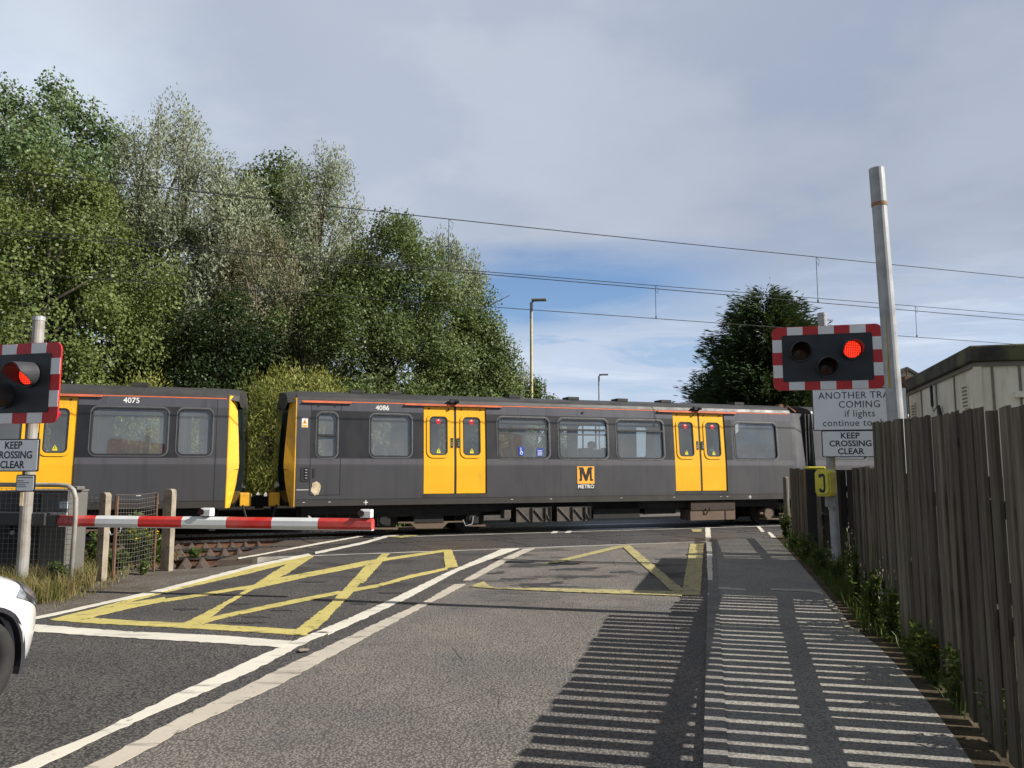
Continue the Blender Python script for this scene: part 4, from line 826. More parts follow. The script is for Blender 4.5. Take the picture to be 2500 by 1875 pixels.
# ------------------------------------------------------------------ crossing signals
def frame(o, rx):                                  # local plane of a board: a along rx, b up, d towards the viewer
    nx = Vector((-rx.y, rx.x, 0)) * -1; o = Vector(o)
    return lambda a, b, d: o + rx * a + Vector((0, 0, b)) + nx * d
def wigwag(root, O, rx, lit, post_off):
    """O: board centre relative to root; parts: backboard, three lamps"""
    f = frame(O, rx); W, H = .815, .51; m = MB()
    m.prism(rrect(-W, -H, W, H, .10, 6), f, 0.0, -.02, 0)
    edge = 2 * W / 7; eh = 2 * H / 5
    for i in (1, 3, 5):
        for z0, z1 in ((-H + .004, -H + .15), (H - .15, H - .004)): m.prism([(-W + i * edge, z0), (-W + (i + 1) * edge, z0), (-W + (i + 1) * edge, z1), (-W + i * edge, z1)], f, .003, -.001, 1)
    for j in (1, 3):
        for x0, x1 in ((-W + .004, -W + .16), (W - .16, W - .004)): m.prism([(x0, -H + j * eh), (x1, -H + j * eh), (x1, -H + (j + 1) * eh), (x0, -H + (j + 1) * eh)], f, .003, -.001, 1)
    m.prism(rrect(-W + .145, -H + .135, W - .145, H - .135, .03, 3), f, .008, -.001, 2)
    m.build('backboard', [M_RED, M_SIGWHITE, M_BOARD], root)
    for k_, (a, b) in enumerate(((-.40, .11), (.36, .11), (-.02, -.15))):
        n = 28; R0 = .158; h = MB(); vs = []
        for rr, off in ((R0, 1), (R0 - .012, 1)):
            for lay in range(2):
                for i in range(n):
                    t_ = 2 * math.pi * i / n; up = (math.sin(t_) + 1) / 2; d = .01 if lay == 0 else .05 + .25 * min(1, max(0, up * 1.75 - .12))
                    dz_ = -.03 * (d / .3); vs.append(f(a + rr * math.cos(t_), b + rr * math.sin(t_) + dz_, d))
        fs = []
        for i in range(n):
            j = (i + 1) % n; fs += [(i, j, n + j, n + i), (2 * n + i, 3 * n + i, 3 * n + j, 2 * n + j), (n + i, n + j, 3 * n + j, 3 * n + i)]
        h.add(vs, fs); ho = h.build('lamp_hood', M_HOOD, root, smooth=False)
        me = bpy.data.meshes.new('lens'); vs = [(.132 * math.cos(2 * math.pi * i / 32), 0, .132 * math.sin(2 * math.pi * i / 32)) for i in range(32)] + [(0, -.03, 0)]
        me.from_pydata(vs, [], [(i, (i + 1) % 32, 32) for i in range(32)]); on = k_ in lit
        me.materials.append(M_LENSON if on else M_LENSDK); lo = bpy.data.objects.new('lens', me); COL.objects.link(lo); lo.parent = ho; p = f(a, b, .045)
        lo.location = p; lo.rotation_euler = (0, 0, math.atan2(rx.y, rx.x))
        r_ = MB(); r_.prism([(a + .150 * math.cos(2 * math.pi * i / 24), b + .150 * math.sin(2 * math.pi * i / 24)) for i in range(24)], f, .030, .008); r_.build('lamp_housing', M_BLACK, ho)
        if on: tag(ho, 'lamp with its red light on')
def sign_plate(root, O, rx, w, h, lines, size, gap, label, r=.02, ink=M_SIGNINK, bold=.009, rows=None, sx=1.0, bolts=True, space=1.0):
    f = frame(O, rx); m = MB(); m.prism(rrect(-w / 2, -h / 2, w / 2, h / 2, r, 3), f, 0, -.018, 1); m.prism(rrect(-w / 2 + .014, -h / 2 + .014, w / 2 - .014, h / 2 - .014, r * .7, 3), f, .003, -.002, 0)
    if bolts:
        for a in (-w / 2 + .05, -w / 6, w / 6, w / 2 - .05):
            for b in (-h / 2 + .03, h / 2 - .03): m.prism([(a + .007 * math.cos(q * math.pi / 3), b + .007 * math.sin(q * math.pi / 3)) for q in range(6)], f, .006, .002, 2)
    o = m.build('sign_plate', [M_SIGNFACE, M_SIGNINK, M_GALV], root); tag(o, label)
    for i, s in enumerate(lines):
        b0 = (len(lines) - 1) / 2 * gap - i * gap
        text(s, size, lambda a, b, d: f(a, b + b0, .0045 + d), ink, o, 'lettering', bold, sx=sx, space=space)
    return o
# right hand signal
PR = at(2040, 1300, 12.2); pr_ = (PR[0], 12.2, 0)
S1 = thing('crossing_signal', pr_, 0, 'level crossing signal with lit red lamp above two white signs by the wooden fence', 'signal', 'red and white level crossing signals')
m = MB(); m.tube([(0, 0, -.1), (-.06, 0, 4.02)], .068, 16); m.build('post', M_GALV, S1, smooth=False)
m = MB(); m.tube([(-.062, 0, 3.985), (-.062, 0, 4.03)], .072, 16); m.build('post_cap', M_GALV, S1)
wigwag(S1, (-.08 + .0, -.17, 3.285), RR, (1,), 0)
m = MB(); m.box((-.05, -.08, 3.4), (.5, .06, .06), -RH); m.box((-.05, -.08, 3.1), (.5, .06, .06), -RH); m.build('bracket', M_GALV, S1)
sign_plate(S1, (.345, -.27, 2.46), RR, 1.37, .66, ['ANOTHER TRAIN', 'COMING', 'if lights', 'continue to show'], .152, .143, 'white sign reading ANOTHER TRAIN COMING if lights continue to show', bold=.0, sx=.93, space=1.08)
sign_plate(S1, (.20, -.22, 1.925), RR, .83, .415, ['KEEP', 'CROSSING', 'CLEAR'], .128, .122, 'white sign reading KEEP CROSSING CLEAR below the larger sign', bold=.020)
m = MB(); m.box((-.02, -.08, 1.62), (.055, .012, .2)); text('0793', .05, lambda a, b, d: (-.02 + b * .6, -.092 - d, 1.62 - a), M_SIGNINK, S1, 'post_number'); m.build('number_plate', M_CREAM, S1)
# telephone on the post
t = thing('telephone_box', at(2016, 1180, 12.05), 0, 'yellow trackside telephone box with a black handset symbol beneath the signs', 'telephone'); rx = Vector((math.cos(R(20)), math.sin(R(20)), 0))
f = frame((0, 0, 0), Vector((math.cos(R(-48)), math.sin(R(-48)), 0)))
m = MB(); out = [(-.10, -.20), (.10, -.20), (.13, -.15), (.13, .18), (.08, .22), (-.08, .22), (-.13, .16), (-.13, -.13)]
m.prism(out, f, .10, -.10); m.prism([(a * .8, b * .85) for a, b in out], f, .13, .09); m.build('case', M_PHONE, t, bevel=.015)
m = MB(); hs = [(.03, .155), (-.035, .145), (-.05, .10), (-.02, .085), (.0, .11), (.028, .10), (.028, -.09), (.0, -.10), (-.02, -.075), (-.05, -.09), (-.035, -.135), (.03, -.145), (.055, -.10), (.055, .11)]
m.prism(hs, f, .134, .128); m.build('handset_symbol', M_BLACK, t)
m = MB(); m.box((.08, .06, -.28), (.12, .10, .16)); m.box((.07, .03, -.36), (.05, .06, .10)); m.build('bracket', M_GALV, t)
# left hand signal
PL = at(52, 1420, 9.9)
S2 = thing('crossing_signal', (PL[0], 9.9, 0), 0, 'level crossing signal on a weathered post beside the mesh guard rail and barrier cabinet', 'signal', 'red and white level crossing signals')
m = MB(); m.tube([(0, 0, -.1), (0, 0, 3.50)], .071, 16); m.build('post', M_GALVW, S2)
m = MB(); m.tube([(.0, 0, 3.46), (.0, 0, 3.515)], .075, 16); m.build('post_cap', M_GALV, S2)
rx2 = Vector((math.cos(R(15)), -math.sin(R(15)), 0))
wigwag(S2, (-.25, -.16, 2.615), rx2, (1,), 0)
m = MB(); m.box((-.25, -.09, 2.8), (.7, .06, .06), -R(15)); m.box((-.25, -.09, 2.4), (.7, .06, .06), -R(15)); m.build('bracket', M_GALV, S2)
sign_plate(S2, (-.12, -.15, 1.71), rx2, .80, .41, ['KEEP', 'CROSSING', 'CLEAR'], .128, .122, 'white sign reading KEEP CROSSING CLEAR on the left post', bold=.020)
o = sign_plate(S2, (.04, -.12, 1.36), rx2, .29, .215, [], .1, .1, 'small white notice with lines of tiny writing', bolts=False)
m = MB(); f = frame((.04, -.12, 1.36), rx2)
for i, (w, b) in enumerate(((.24, .07), (.10, .03), (.19, .005), (.13, -.02), (.15, -.045))): m.prism([(-.125, b - .004), (-.125 + w, b - .004), (-.125 + w, b + .004), (-.125, b + .004)], f, .006, .002)
m.build('tiny_text', M_SIGNINK, o)
m = MB(); m.box((-.02, -.076, 1.16), (.04, .008, .17)); m.build('number_plate', M_CREAM, S2)

# ------------------------------------------------------------------ barrier
BT = Vector((-1.66, 9.30, .885)); BD = Vector((-.987, .158, 0)); bz = math.atan2(-BD.y, -BD.x)
BL = 4.75
B = thing('level_crossing_barrier', BT + BD * BL - Vector((0, 0, .885)), bz, 'red and white striped barrier arm lowered across the left lane', 'barrier')
k = NG('barrier_stripes'); x, y, z = k.xyz()
ph = k.math('FRACT', k.math('MULTIPLY', k.math('MAXIMUM', k.math('ADD', k.math('SUBTRACT', BL, x), -.08), 0.0), 1 / 1.184)); stripe = k.math('GREATER_THAN', ph, .5)
c = k.mix(stripe, (0.52, 0.018, 0.012), (0.62, 0.63, 0.63)); c = k.mix(k.math('MULTIPLY', k.ramp(k.noise(3, 6), .45, .7), .25), c, (.35, .33, .3)); M_ARM = k.done(c, .3, 0, .5)
m = MB(); sec = [(-.045, -.065), (.045, -.065), (.06, -.03), (.055, .03), (.03, .065), (-.03, .065), (-.055, .03), (-.06, -.03)]
m.prism(sec, lambda a, b, d: (d, a, b + .885), .55, BL); m.build('arm', M_ARM, B)
m = MB(); m.box((BL / 2 + .275, 0, .885 - .071), (BL - .55, .08, .012)); m.build('lower_rail', M_WHITEPL, B)
for xx in (BL - .08, BL - 2.14):
    m = MB(); hood = [(-.055, 0), (.055, 0), (.055, .08), (.045, .105), (-.045, .105), (-.055, .08)]
    m.prism(hood, lambda a, b, d: (xx + d, a, .962 + b * .92), -.06, .065); lo = m.build('arm_lamp', M_WHITEPL, B)
    fz = lambda a, b, d: (xx - .02 + a, -.056 - d, 1.012 + b)
    m = MB(); m.prism([(.04 * math.cos(q * math.pi / 8) - .03, .04 * math.sin(q * math.pi / 8)) for q in range(16)], fz, .012, 0); m.tube([(xx - .072, 0, 1.008), (xx - .059, 0, 1.008)], .042, 16); m.build('lens', M_LENSDK, lo)
    m = MB(); m.box((xx, 0, .955), (.10, .07, .02)); m.build('lamp_bracket', M_BLACK, lo)
m = MB(); m.box((-.05, 0, .90), (1.0, .22, .16)); m.box((-.75, 0, .78), (.5, .34, .5)); m.box((.42, 0, .88), (.34, .16, .15)); m.build('counterweight', M_DARKBOX, B, bevel=.01)
# barrier machine pedestal
cb = at(154, 1395, 10.5); PB = thing('barrier_machine', (cb[0], 10.55, 0), -R(15), 'grey barrier machine cabinet with a white plate and warning sticker', 'cabinet')
m = MB(); m.box((-.22, .0, .60), (.72, .34, 1.26)); m.box((-.22, 0, 1.245), (.74, .36, .03)); m.box((.12, -.02, 1.28), (.16, .14, .05)); m.build('case', M_GREYBOX, PB, bevel=.012)
m = MB(); m.box((-.36, -.175, .70), (.10, .012, 1.0)); m.build('slot', M_BLACK, PB)
m = MB(); m.box((-.02, -.18, .895), (.34, .01, .13)); pl = m.build('name_plate', M_WHITEPL, PB); text('Sheds', .07, lambda a, b, d: (.0 + a, -.187 - d, .885 + b), M_SIGNFACE if False else plain('faded_ink', (.42, .42, .42), .6), pl)
m = MB(); m.box((.08, -.174, 1.06), (.13, .008, .09)); m.build('sticker', plain('pale_blue_sticker', srgb(196, 208, 214), .5), PB)
# dark machine behind the mesh
cb = at(85, 1330, 10.9); t = thing('barrier_mechanism', (cb[0], 10.9, 0), -R(12), 'black barrier mechanism housing behind the wire mesh guard', 'machine')
m = MB(); m.box((0, 0, .62), (.9, .5, 1.24)); m.build('case', M_DARKBOX, t, bevel=.015)
m = MB(); m.box((.05, -.27, .50), (1.0, .06, .12)); m.box((.35, -.27, .3), (.07, .05, .5)); m.box((-.3, -.27, .78), (.3, .05, .2)); m.build('linkage', M_BLACK, t)
m = MB(); m.tube([(.1, -.3, .95), (.02, -.32, .82), (.18, -.32, .80)], .012, 6); m.tube([(.14, -.33, .88), (.14, -.35, .88)], .03, 10); m.tube([(-.05, -.33, .68), (-.05, -.35, .68)], .03, 10); m.build('bolt_plate', M_WHITEPL, t)
# tubular guard with mesh
def mesh_panel(m, a, b, z0, z1, sx=.055, sz=.075, r=.0028, sag=0.0):
    a = Vector(a); b = Vector(b); d = b - a; n = max(2, int(d.length / sx)); kz = max(2, int((z1 - z0) / sz))
    for i in range(n + 1): p = a + d * (i / n); m.tube([(p.x, p.y, z0), (p.x, p.y, z1)], r, 4, 0, False)
    for j in range(kz + 1): z = z0 + (z1 - z0) * j / kz; m.tube([(a.x, a.y, z), ((a.x + b.x) / 2, (a.y + b.y) / 2, z - sag), (b.x, b.y, z)], r, 4, 0, False)
GE = Vector(at(182, 1300, 9.85)); GW = Vector((-1, .17, 0)).normalized(); G0 = Vector((GE.x, 9.85, 0))
t = thing('guard_rail', G0, 0, 'bent grey tube guard rail filled with wire mesh, behind the left signal post', 'guard rail')
p = lambda a, z: tuple(GW * a + Vector((0, 0, z)))
m = MB(); m.tube([p(.02, -.05), p(.0, .9), p(.01, 1.17), p(.05, 1.27), p(.13, 1.325), p(.28, 1.335), p(2.6, 1.335), p(2.75, 1.27), p(2.8, 1.1), p(2.8, -.05)], .029, 10); m.build('tube_frame', M_GALVW, t, smooth=True)
m = MB(); mesh_panel(m, p(.03, 0), p(2.77, 0), .08, 1.29, .075, .062, .0027); m.build('wire_mesh', plain('grey_mesh_wire', srgb(112, 112, 112), .6), t)
# concrete post fence with mesh
q1 = Vector((-5.70, 10.9, 0)); q2 = Vector((-5.26, 11.95, 0)); q0 = Vector((-6.25, 11.05, 0))
t = thing('wire_mesh_fence', q1, 0, 'wire mesh fence between two weathered concrete posts beside the track', 'fence')
for q, h, w in ((q1, 1.21, .10), (q2, 1.23, .15)):
    m = MB(); c = q - q1; ang = R(62)
    pts = [(-w / 2, 0), (w / 2, 0)]; prof = rrect(-w / 2, -.1, w / 2, h, .05, 4)
    m.prism(prof, lambda a, b, d: (c.x + math.cos(-.2) * a + .05 * 0 + math.sin(.2) * d, c.y + math.sin(-.2) * a + math.cos(.2) * d, b), -.055, .055)
    for b_ in (.35, .62, .88, 1.1): m.tube([(c.x + w * .18, c.y - .056, b_), (c.x + w * .18, c.y - .066, b_)], .012, 6, 1)
    m.build('concrete_post', [M_CONC, M_BLACK], t, bevel=.008)
m = MB()
for c in (q1 - q1 + Vector((.12, .08, 0)), q2 - q1 + Vector((-.16, -.09, 0))): m = MB(); m.box((c.x, c.y, .58), (.035, .035, 1.16)); m.build('angle_iron_post', M_RUST, t)
m = MB(); a = q1 - q1 + Vector((.12, .06, 0)); b_ = q2 - q1 + Vector((-.15, -.11, 0)); mesh_panel(m, a, b_, .1, 1.18, .055, .062, .0024, .025); mesh_panel(m, q0 - q1, Vector((-.08, 0, 0)), .1, 1.18, .065, .062, .0024, .02); m.build('wire_mesh', plain('rusty_mesh_wire', srgb(104, 99, 94), .7), t)

# ------------------------------------------------------------------ wooden fences on the right
def wood_fence(name, path, hfn, label, pitch=.192, bw=.136, rails=(.74, 1.33), z0=.05, seed=1):
    rs = random.Random(seed); P0 = Vector((*path[0], 0)); t = thing(name, P0, 0, label, 'fence', 'weathered wooden fences beside the pavement')
    pts = [Vector((*q, 0)) - P0 for q in path]; segs = [(pts[i], pts[i + 1]) for i in range(len(pts) - 1)]; tot = sum((b - a).length for a, b in segs)
    def pos(s):
        for a, b in segs:
            l = (b - a).length
            if s <= l or (a, b) == segs[-1]: d = (b - a) / l; return a + d * s, d
            s -= l
    m = MB(); n = int(tot / pitch)
    for i in range(n):
        c, d = pos((i + .5) * pitch); y = c.y + P0.y; h = hfn(y) + rs.uniform(-.012, .012); w = bw + rs.uniform(-.014, .012); nrm = Vector((-d.y, d.x, 0)); tl = rs.uniform(-.016, .016); of = rs.uniform(-.014, .014); tw = rs.uniform(-.06, .06)
        dd = (d + nrm * tw).normalized(); nn = Vector((-dd.y, dd.x, 0)); vs = []
        for z, sk in ((z0, 0), (h, 1)):
            for a_, b_ in ((-w / 2, of), (w / 2, of), (w / 2, of - .022), (-w / 2, of - .022)):
                v = c + dd * (a_ + tl * sk) + nn * (b_ + .035); vs.append((v.x, v.y, z + (rs.uniform(-.008, .008) if sk else 0)))
        m.add(vs, [(3, 2, 1, 0), (4, 5, 6, 7), (0, 1, 5, 4), (1, 2, 6, 5), (2, 3, 7, 6), (3, 0, 4, 7)])
    m.build('board_panel', M_FENCE, t)
    for z in rails:
        m = MB()
        for a, b in segs:
            d = (b - a).normalized(); m.box(((a.x + b.x) / 2 + d.y * .03, (a.y + b.y) / 2 - d.x * .03, z), ((b - a).length + .01, .05, .095), math.atan2(d.y, d.x))
        m.build('rail', M_DARKWOOD, t)
    k_ = 0.3
    while k_ < tot:
        c, d = pos(k_); m = MB(); m.box((c.x + d.y * .12, c.y - d.x * .12, .75), (.1, .1, 1.5), math.atan2(d.y, d.x)); m.build('post', M_DARKWOOD, t); k_ += 2.7
    return t
fp = [(-.30, -6.0), (fx(0), 0.0), (fx(4), 4.0), (fx(6.99), 6.99), (3.71, 7.92)]
wood_fence('wooden_fence', fp, lambda y: 1.72 + .036 * y if y > 0 else 1.72, 'tall weathered wooden fence of upright boards along the pavement', seed=2)
wood_fence('wooden_fence', [(3.69, 7.84), (4.42, 10.0)], lambda y: 1.555, 'short low section of wooden fence beyond the tall fence, nearest the signal post', seed=4)
wood_fence('wooden_fence', [(5.18, 12.95), (6.10, 16.95)], lambda y: 1.535, 'low wooden fence between the signal post and the train', seed=5)
t = thing('fence_wing', (5.20, 12.98, 0), 0, 'dark boarded fence wing just behind the signal post', 'fence')
m = MB()
for i in range(6): m.box((.05 + i * .095, .02 + .02 * (i % 2) - i * .018, .79), (.09, .022, 1.46), -.19)
m.build('board_panel', M_DARKWOOD, t)
m = MB(); m.box((.30, .06, 1.2), (.66, .06, .1), -.19); m.box((.30, .06, .5), (.66, .06, .1), -.19); m.build('rail', M_DARKWOOD, t)
t = thing('end_post', (*trkp(11.1, 14.2)[:1], trkp(11.1, 14.2)[1], 0), 0, 'short round fence post at the train end of the low fence', 'post') if False else None
pe = at(1921, 1250, 17.1); m = MB(); m.tube([(0, 0, -.1), (0, 0, 1.33), (0, 0, 1.36)], [.06, .06, .04], 10); o = m.build('fence_post', M_POLEWOOD); o.location = (pe[0], 17.1, 0); tag(o, 'short round wooden post ending the low fence beside the track', 'post')
# tall grey pole behind the fence
t = thing('steel_pole', (3.985, 7.95, 0), 0, 'tall bare grey steel pole rising behind the wooden fence', 'pole')
m = MB(); m.tube([(0.04, 0, -.1), (-.02, 0, 2.2), (-.07, 0, 4.42)], [.082, .079, .073], 20); m.build('shaft', M_GALV, t)
m = MB(); m.tube([(-.0685, 0, 4.36), (-.0775, 0, 4.74)], .077, 20); m.tube([(-.03, 0, 4.73), (.0, 0, 4.75)], .01, 6); m.build('top_sleeve', M_GALV, t)
m = MB(); m.tube([(-.068, 0, 4.325), (-.069, 0, 4.362)], .0785, 20); m.build('rust_band', M_RUSTRING, t)
m = MB(); m.box((-.088, -.035, 2.75), (.012, .05, .75)); m.build('yellow_tape', plain('faded_yellow_tape', srgb(176, 156, 84), .7), t)
# yellow box behind the far fence
o = MB(); pz = at(1985, 1150, 13.6); t = thing('lineside_cabinet', (pz[0], 13.6, 0), -.2, 'yellow topped lineside box peeping over the low fence', 'cabinet'); o.box((0, 0, .78), (.30, .3, 1.5)); o.build('case', M_DARKBOX, t); o = MB(); o.box((.03, -.02, 1.55), (.30, .30, .05)); o.build('lid', M_PHONE, t, bevel=.02)
# ------------------------------------------------------------------ portable cabin
CC = Vector((5.40, 8.95, 0)); cy = Vector((.283, .959, 0)).normalized(); cx = Vector((cy.y, -cy.x, 0)); LEN, WID, HT = 3.9, 3.0, 2.98
t = thing('portable_cabin', CC, 0, 'cream panelled portable cabin with mossy dark flat roof behind the fence', 'cabin')
def cab(a, b, z): v = cx * a + cy * b; return Vector((v.x, v.y, z))
def cbox(m, a0, a1, b0, b1, z0, z1, mi=0):
    vs = [cab(a, b, z) for z in (z0, z1) for a, b in ((a0, b0), (a1, b0), (a1, b1), (a0, b1))]; m.add(vs, [(3, 2, 1, 0), (4, 5, 6, 7), (0, 1, 5, 4), (1, 2, 6, 5), (2, 3, 7, 6), (3, 0, 4, 7)], mi)
m = MB(); cbox(m, .05, WID - .05, .05, LEN - .05, .25, HT - .12); m.build('wall', M_CABIN, t)
m = MB(); cbox(m, -.03, WID + .03, -.03, LEN + .03, HT - .19, HT); m.build('roof', M_FELT, t, bevel=.02)
m = MB(); cbox(m, .02, WID - .02, .02, LEN - .02, HT - .245, HT - .195); m.build('soffit_rail', M_CABTRIM, t)
m = MB()
for b in (.05, 1.0, 1.95, 2.9, LEN - .06): cbox(m, .035, .051, b - .008, b + .022, .3, HT - .25)
for a in (.04, .20, .48, 1.5, 2.6): cbox(m, a, a + .025, .035, .051, .3, HT - .25)
m.build('panel_joint', M_CABTRIM, t)
m = MB(); cbox(m, .025, .10, .025, .10, .3, HT - .245); m.build('corner_post', M_CABIN, t)
for b0 in (.38, LEN - .55):
    m = MB(); cbox(m, .03, .052, b0, b0 + .24, 2.28, 2.58); 
    for i in range(6):
        for j in range(3): cbox(m, .022, .031, b0 + .02 + j * .075, b0 + .07 + j * .075, 2.30 + i * .045, 2.318 + i * .045, 1)
    m.build('vent', [M_CABIN, M_CABTRIM], t)
m = MB(); cbox(m, .42, 1.65, .0, .05, 2.36, 2.43); cbox(m, .50, 1.6, .02, .05, 1.0, 2.34); cbox(m, .57, 1.53, .012, .022, 1.05, 2.28, 1); m.build('window_hood', [M_CABIN, M_CABTRIM], t)
m = MB(); wp = lambda b, z: tuple(cab(.0, b, z)); m.tube([wp(2.05, 2.72), wp(2.05, 2.42)], .02, 6); m.tube([wp(2.05, 2.42), wp(1.98, 2.34), wp(1.85, 2.38), wp(1.72, 2.40)], .006, 6); m.tube([wp(1.72, 2.40), wp(1.62, 2.28), wp(1.55, 2.1), wp(1.52, 1.9), wp(1.52, 1.5)], .024, 8); m.build('conduit', M_RUBBER, t)
m = MB(); m.box(tuple(cab(.02, LEN - .15, HT - .02)), (.14, .14, .16)); m.tube([tuple(cab(.02, LEN - .15, HT + .05)), tuple(cab(.02, LEN - .15, HT + .22))], .012, 6); m.build('roof_lamp', M_RUST, t)

# ------------------------------------------------------------------ street lamps, wires, background pieces
def street_lamp(px, ptop, Y, label, arm, col):
    p = at(px, ptop, Y); t = thing('street_lamp', (p[0], Y, 0), 0, label, 'street lamp', 'street lamps beyond the crossing')
    h = p[2]; m = MB(); m.tube([(0, 0, -.3), (0, 0, 1.5), (0, 0, h - .15)], [.09, .075, .055], 10); m.build('column', col, t)
    m = MB(); m.tube([(0, 0, h - .75), (0, 0, h - .1)], .062, 10); m.tube([(0, 0, h - .1), (.12, -.05, h - .02)], .04, 8); m.build('bracket', M_GALV, t)
    m = MB(); m.box((.32, -.08, h), (.62, .24, .10), -.1); m.build('lantern', plain('grey_lantern', srgb(120, 124, 130), .5), t, bevel=.03)
street_lamp(1297, 733, 31, 'nearer street lamp with cream column beyond the train roof', 1, plain('cream_lamp_column', srgb(190, 178, 140), .6))
street_lamp(1462, 915, 52, 'farther grey street lamp low in the sky beyond the train', 1, M_GALV)
p = at(1886, 842, 33); t = thing('telegraph_pole', (p[0], 33, 0), 0, 'wooden telegraph pole in front of the dark conifer', 'pole')
m = MB(); m.tube([(0, 0, -.3), (0, 0, p[2])], [.15, .12], 10); m.build('shaft', M_POLEWOOD, t)
m = MB(); m.tube([(-.2, -.02, p[2] - .9), (.5, -.02, p[2] - .9)], .05, 6); m.build('band', M_BLACK, t)
m = MB(); m.tube([(.2, 0, p[2] - .9), (1.3, 0, 0)], .018, 6); m.tube([(.66, 0, 2.95), (.7, 0, 2.75)], .07, 8); m.build('stay_wire', M_GALV, t)
m = MB(); m.tube([(-.24, -.05, 3.1), (-.24, -.05, 3.6)], [.06, .06], 8); m.build('insulator', plain('pale_glass_insulator', srgb(150, 176, 186), .2), t)
def catenary(P, zc, zm, drops, label):
    t = thing('overhead_line', (0, 0, 0), 0, label, 'overhead wires', 'overhead wires above the tracks')
    sag = lambda s, z: z - .06 * math.cos((s - 3) / 25 * math.pi) + .04
    m = MB(); m.tube([trk(s, P, zc) for s in range(-60, 61, 4)], .0092, 6); m.build('contact_wire', M_WIRE, t)
    m = MB(); m.tube([trk(s, P, sag(s, zm)) for s in range(-60, 61, 3)], .0095, 6); m.build('messenger_wire', M_WIRE, t)
    for s in drops:
        m = MB(); a = trk(s, P, sag(s, zm) - .005); b = trk(s, P, zc + .01); m.tube([a, b], .0075, 5); m.box((b[0], b[1], b[2] + .03), (.03, .03, .06)); c = Vector(a); e = TD * .1
        m.tube([c, c + e - Vector((0, 0, .08)), c + e * .7 - Vector((0, 0, .22)), c - Vector((0, 0, .12))], .005, 4); m.build('dropper', M_WIRE, t)
catenary(15.45, 5.68, 6.83, (-8.5, 3.9, 13.45, 23), 'nearer pair of overhead wires crossing the sky above the empty track')
catenary(18.8, 5.72, 6.66, (-14, -3, 10.75, 20.2), 'farther lower pair of overhead wires above the trains')
t = thing('palisade_fence', trk(-2.5, 22.25, 0), TANG, 'white pale palisade fence glimpsed between the two trains', 'fence')
m = MB()
for i in range(60): m.prism([(-7 + i * .2, -.2), (-6.91 + i * .2, -.2), (-6.91 + i * .2, .84), (-6.955 + i * .2, .90), (-7 + i * .2, .84)], lambda a, b, d: (a, d, b), -.012, .012)
m.build('pale_panel', M_WHITEPL, t)
for z in (.2, .66):
    m = MB(); m.box((-1.0, .03, z), (12, .04, .08)); m.build('rail', M_WHITEPL, t)
t = thing('shade_screen', trk(-3.0, 21.95, 0), TANG, 'low dark screen added for shade along the far side of the track', 'wall')  # added dark screen, stands in for the shade below the coupled trains
m = MB(); m.box((-2, 0, .2), (13, .12, .84)); m.build('shade_board', M_DARKWOOD, t)
m = MB(); m.box((-2, -.02, .64), (13, .2, .05)); m.build('shade_board_cap', M_DARKWOOD, t)
p = at(2215, 905, 42); t = thing('white_house', (p[0] - 2.6, 42, 0), -.1, 'white rendered house with slate gable behind the cabin roof', 'house')
hz = p[2]; m = MB(); m.prism([(-3, -.3), (3, -.3), (3, hz - 1.9), (0, hz), (-3, hz - 1.9)], lambda a, b, d: (a + 2.4, d, b), 0, 8); m.build('wall', plain('white_render', srgb(216, 216, 214), .8), t)
m = MB()
for s in (-1, 1): m.prism([(0, hz + .16), (s * 3.3, hz - 1.93), (s * 3.3, hz - 2.08), (0, hz + .01)], lambda a, b, d: (a + 2.4, d, b), -.25, 8.2)
m.build('roof', plain('slate_roof', srgb(92, 88, 88), .8), t)
m = MB(); m.box((2.4, -.02, hz - 3.2), (1.1, .06, 1.3)); m.build('window', M_WSCREEN, t)

# ------------------------------------------------------------------ plants
def leaf_mesh(name, C, A, Nn, ln, wd, mat, parent=None, kind=None):
    """many small leaves: C centres, A leaf axes, Nn rough normals (n x 3 arrays), each leaf one bent-free rhombus"""
    n = len(C); A = A / np.linalg.norm(A, axis=1, keepdims=True); S = np.cross(A, Nn); S /= np.maximum(np.linalg.norm(S, axis=1, keepdims=True), 1e-6)
    ln = np.asarray(ln).reshape(-1, 1) * np.ones((n, 1)); wd = np.asarray(wd).reshape(-1, 1) * np.ones((n, 1))
    V = np.empty((n, 4, 3), np.float32); V[:, 0] = C - A * ln * .5; V[:, 1] = C - A * ln * .05 + S * wd * .5; V[:, 2] = C + A * ln * .5; V[:, 3] = C - A * ln * .05 - S * wd * .5
    me = bpy.data.meshes.new(name); me.vertices.add(n * 4); me.vertices.foreach_set('co', V.reshape(-1)); me.loops.add(n * 4); me.loops.foreach_set('vertex_index', np.arange(n * 4, dtype=np.int32))
    me.polygons.add(n); me.polygons.foreach_set('loop_start', np.arange(0, n * 4, 4, dtype=np.int32)); me.polygons.foreach_set('loop_total', np.full(n, 4, np.int32)); me.update(calc_edges=True)
    me.materials.append(mat); o = bpy.data.objects.new(name, me); COL.objects.link(o); o.parent = parent
    return o
def unit(rng, n):
    v = rng.normal(size=(n, 3)); return v / np.linalg.norm(v, axis=1, keepdims=True)
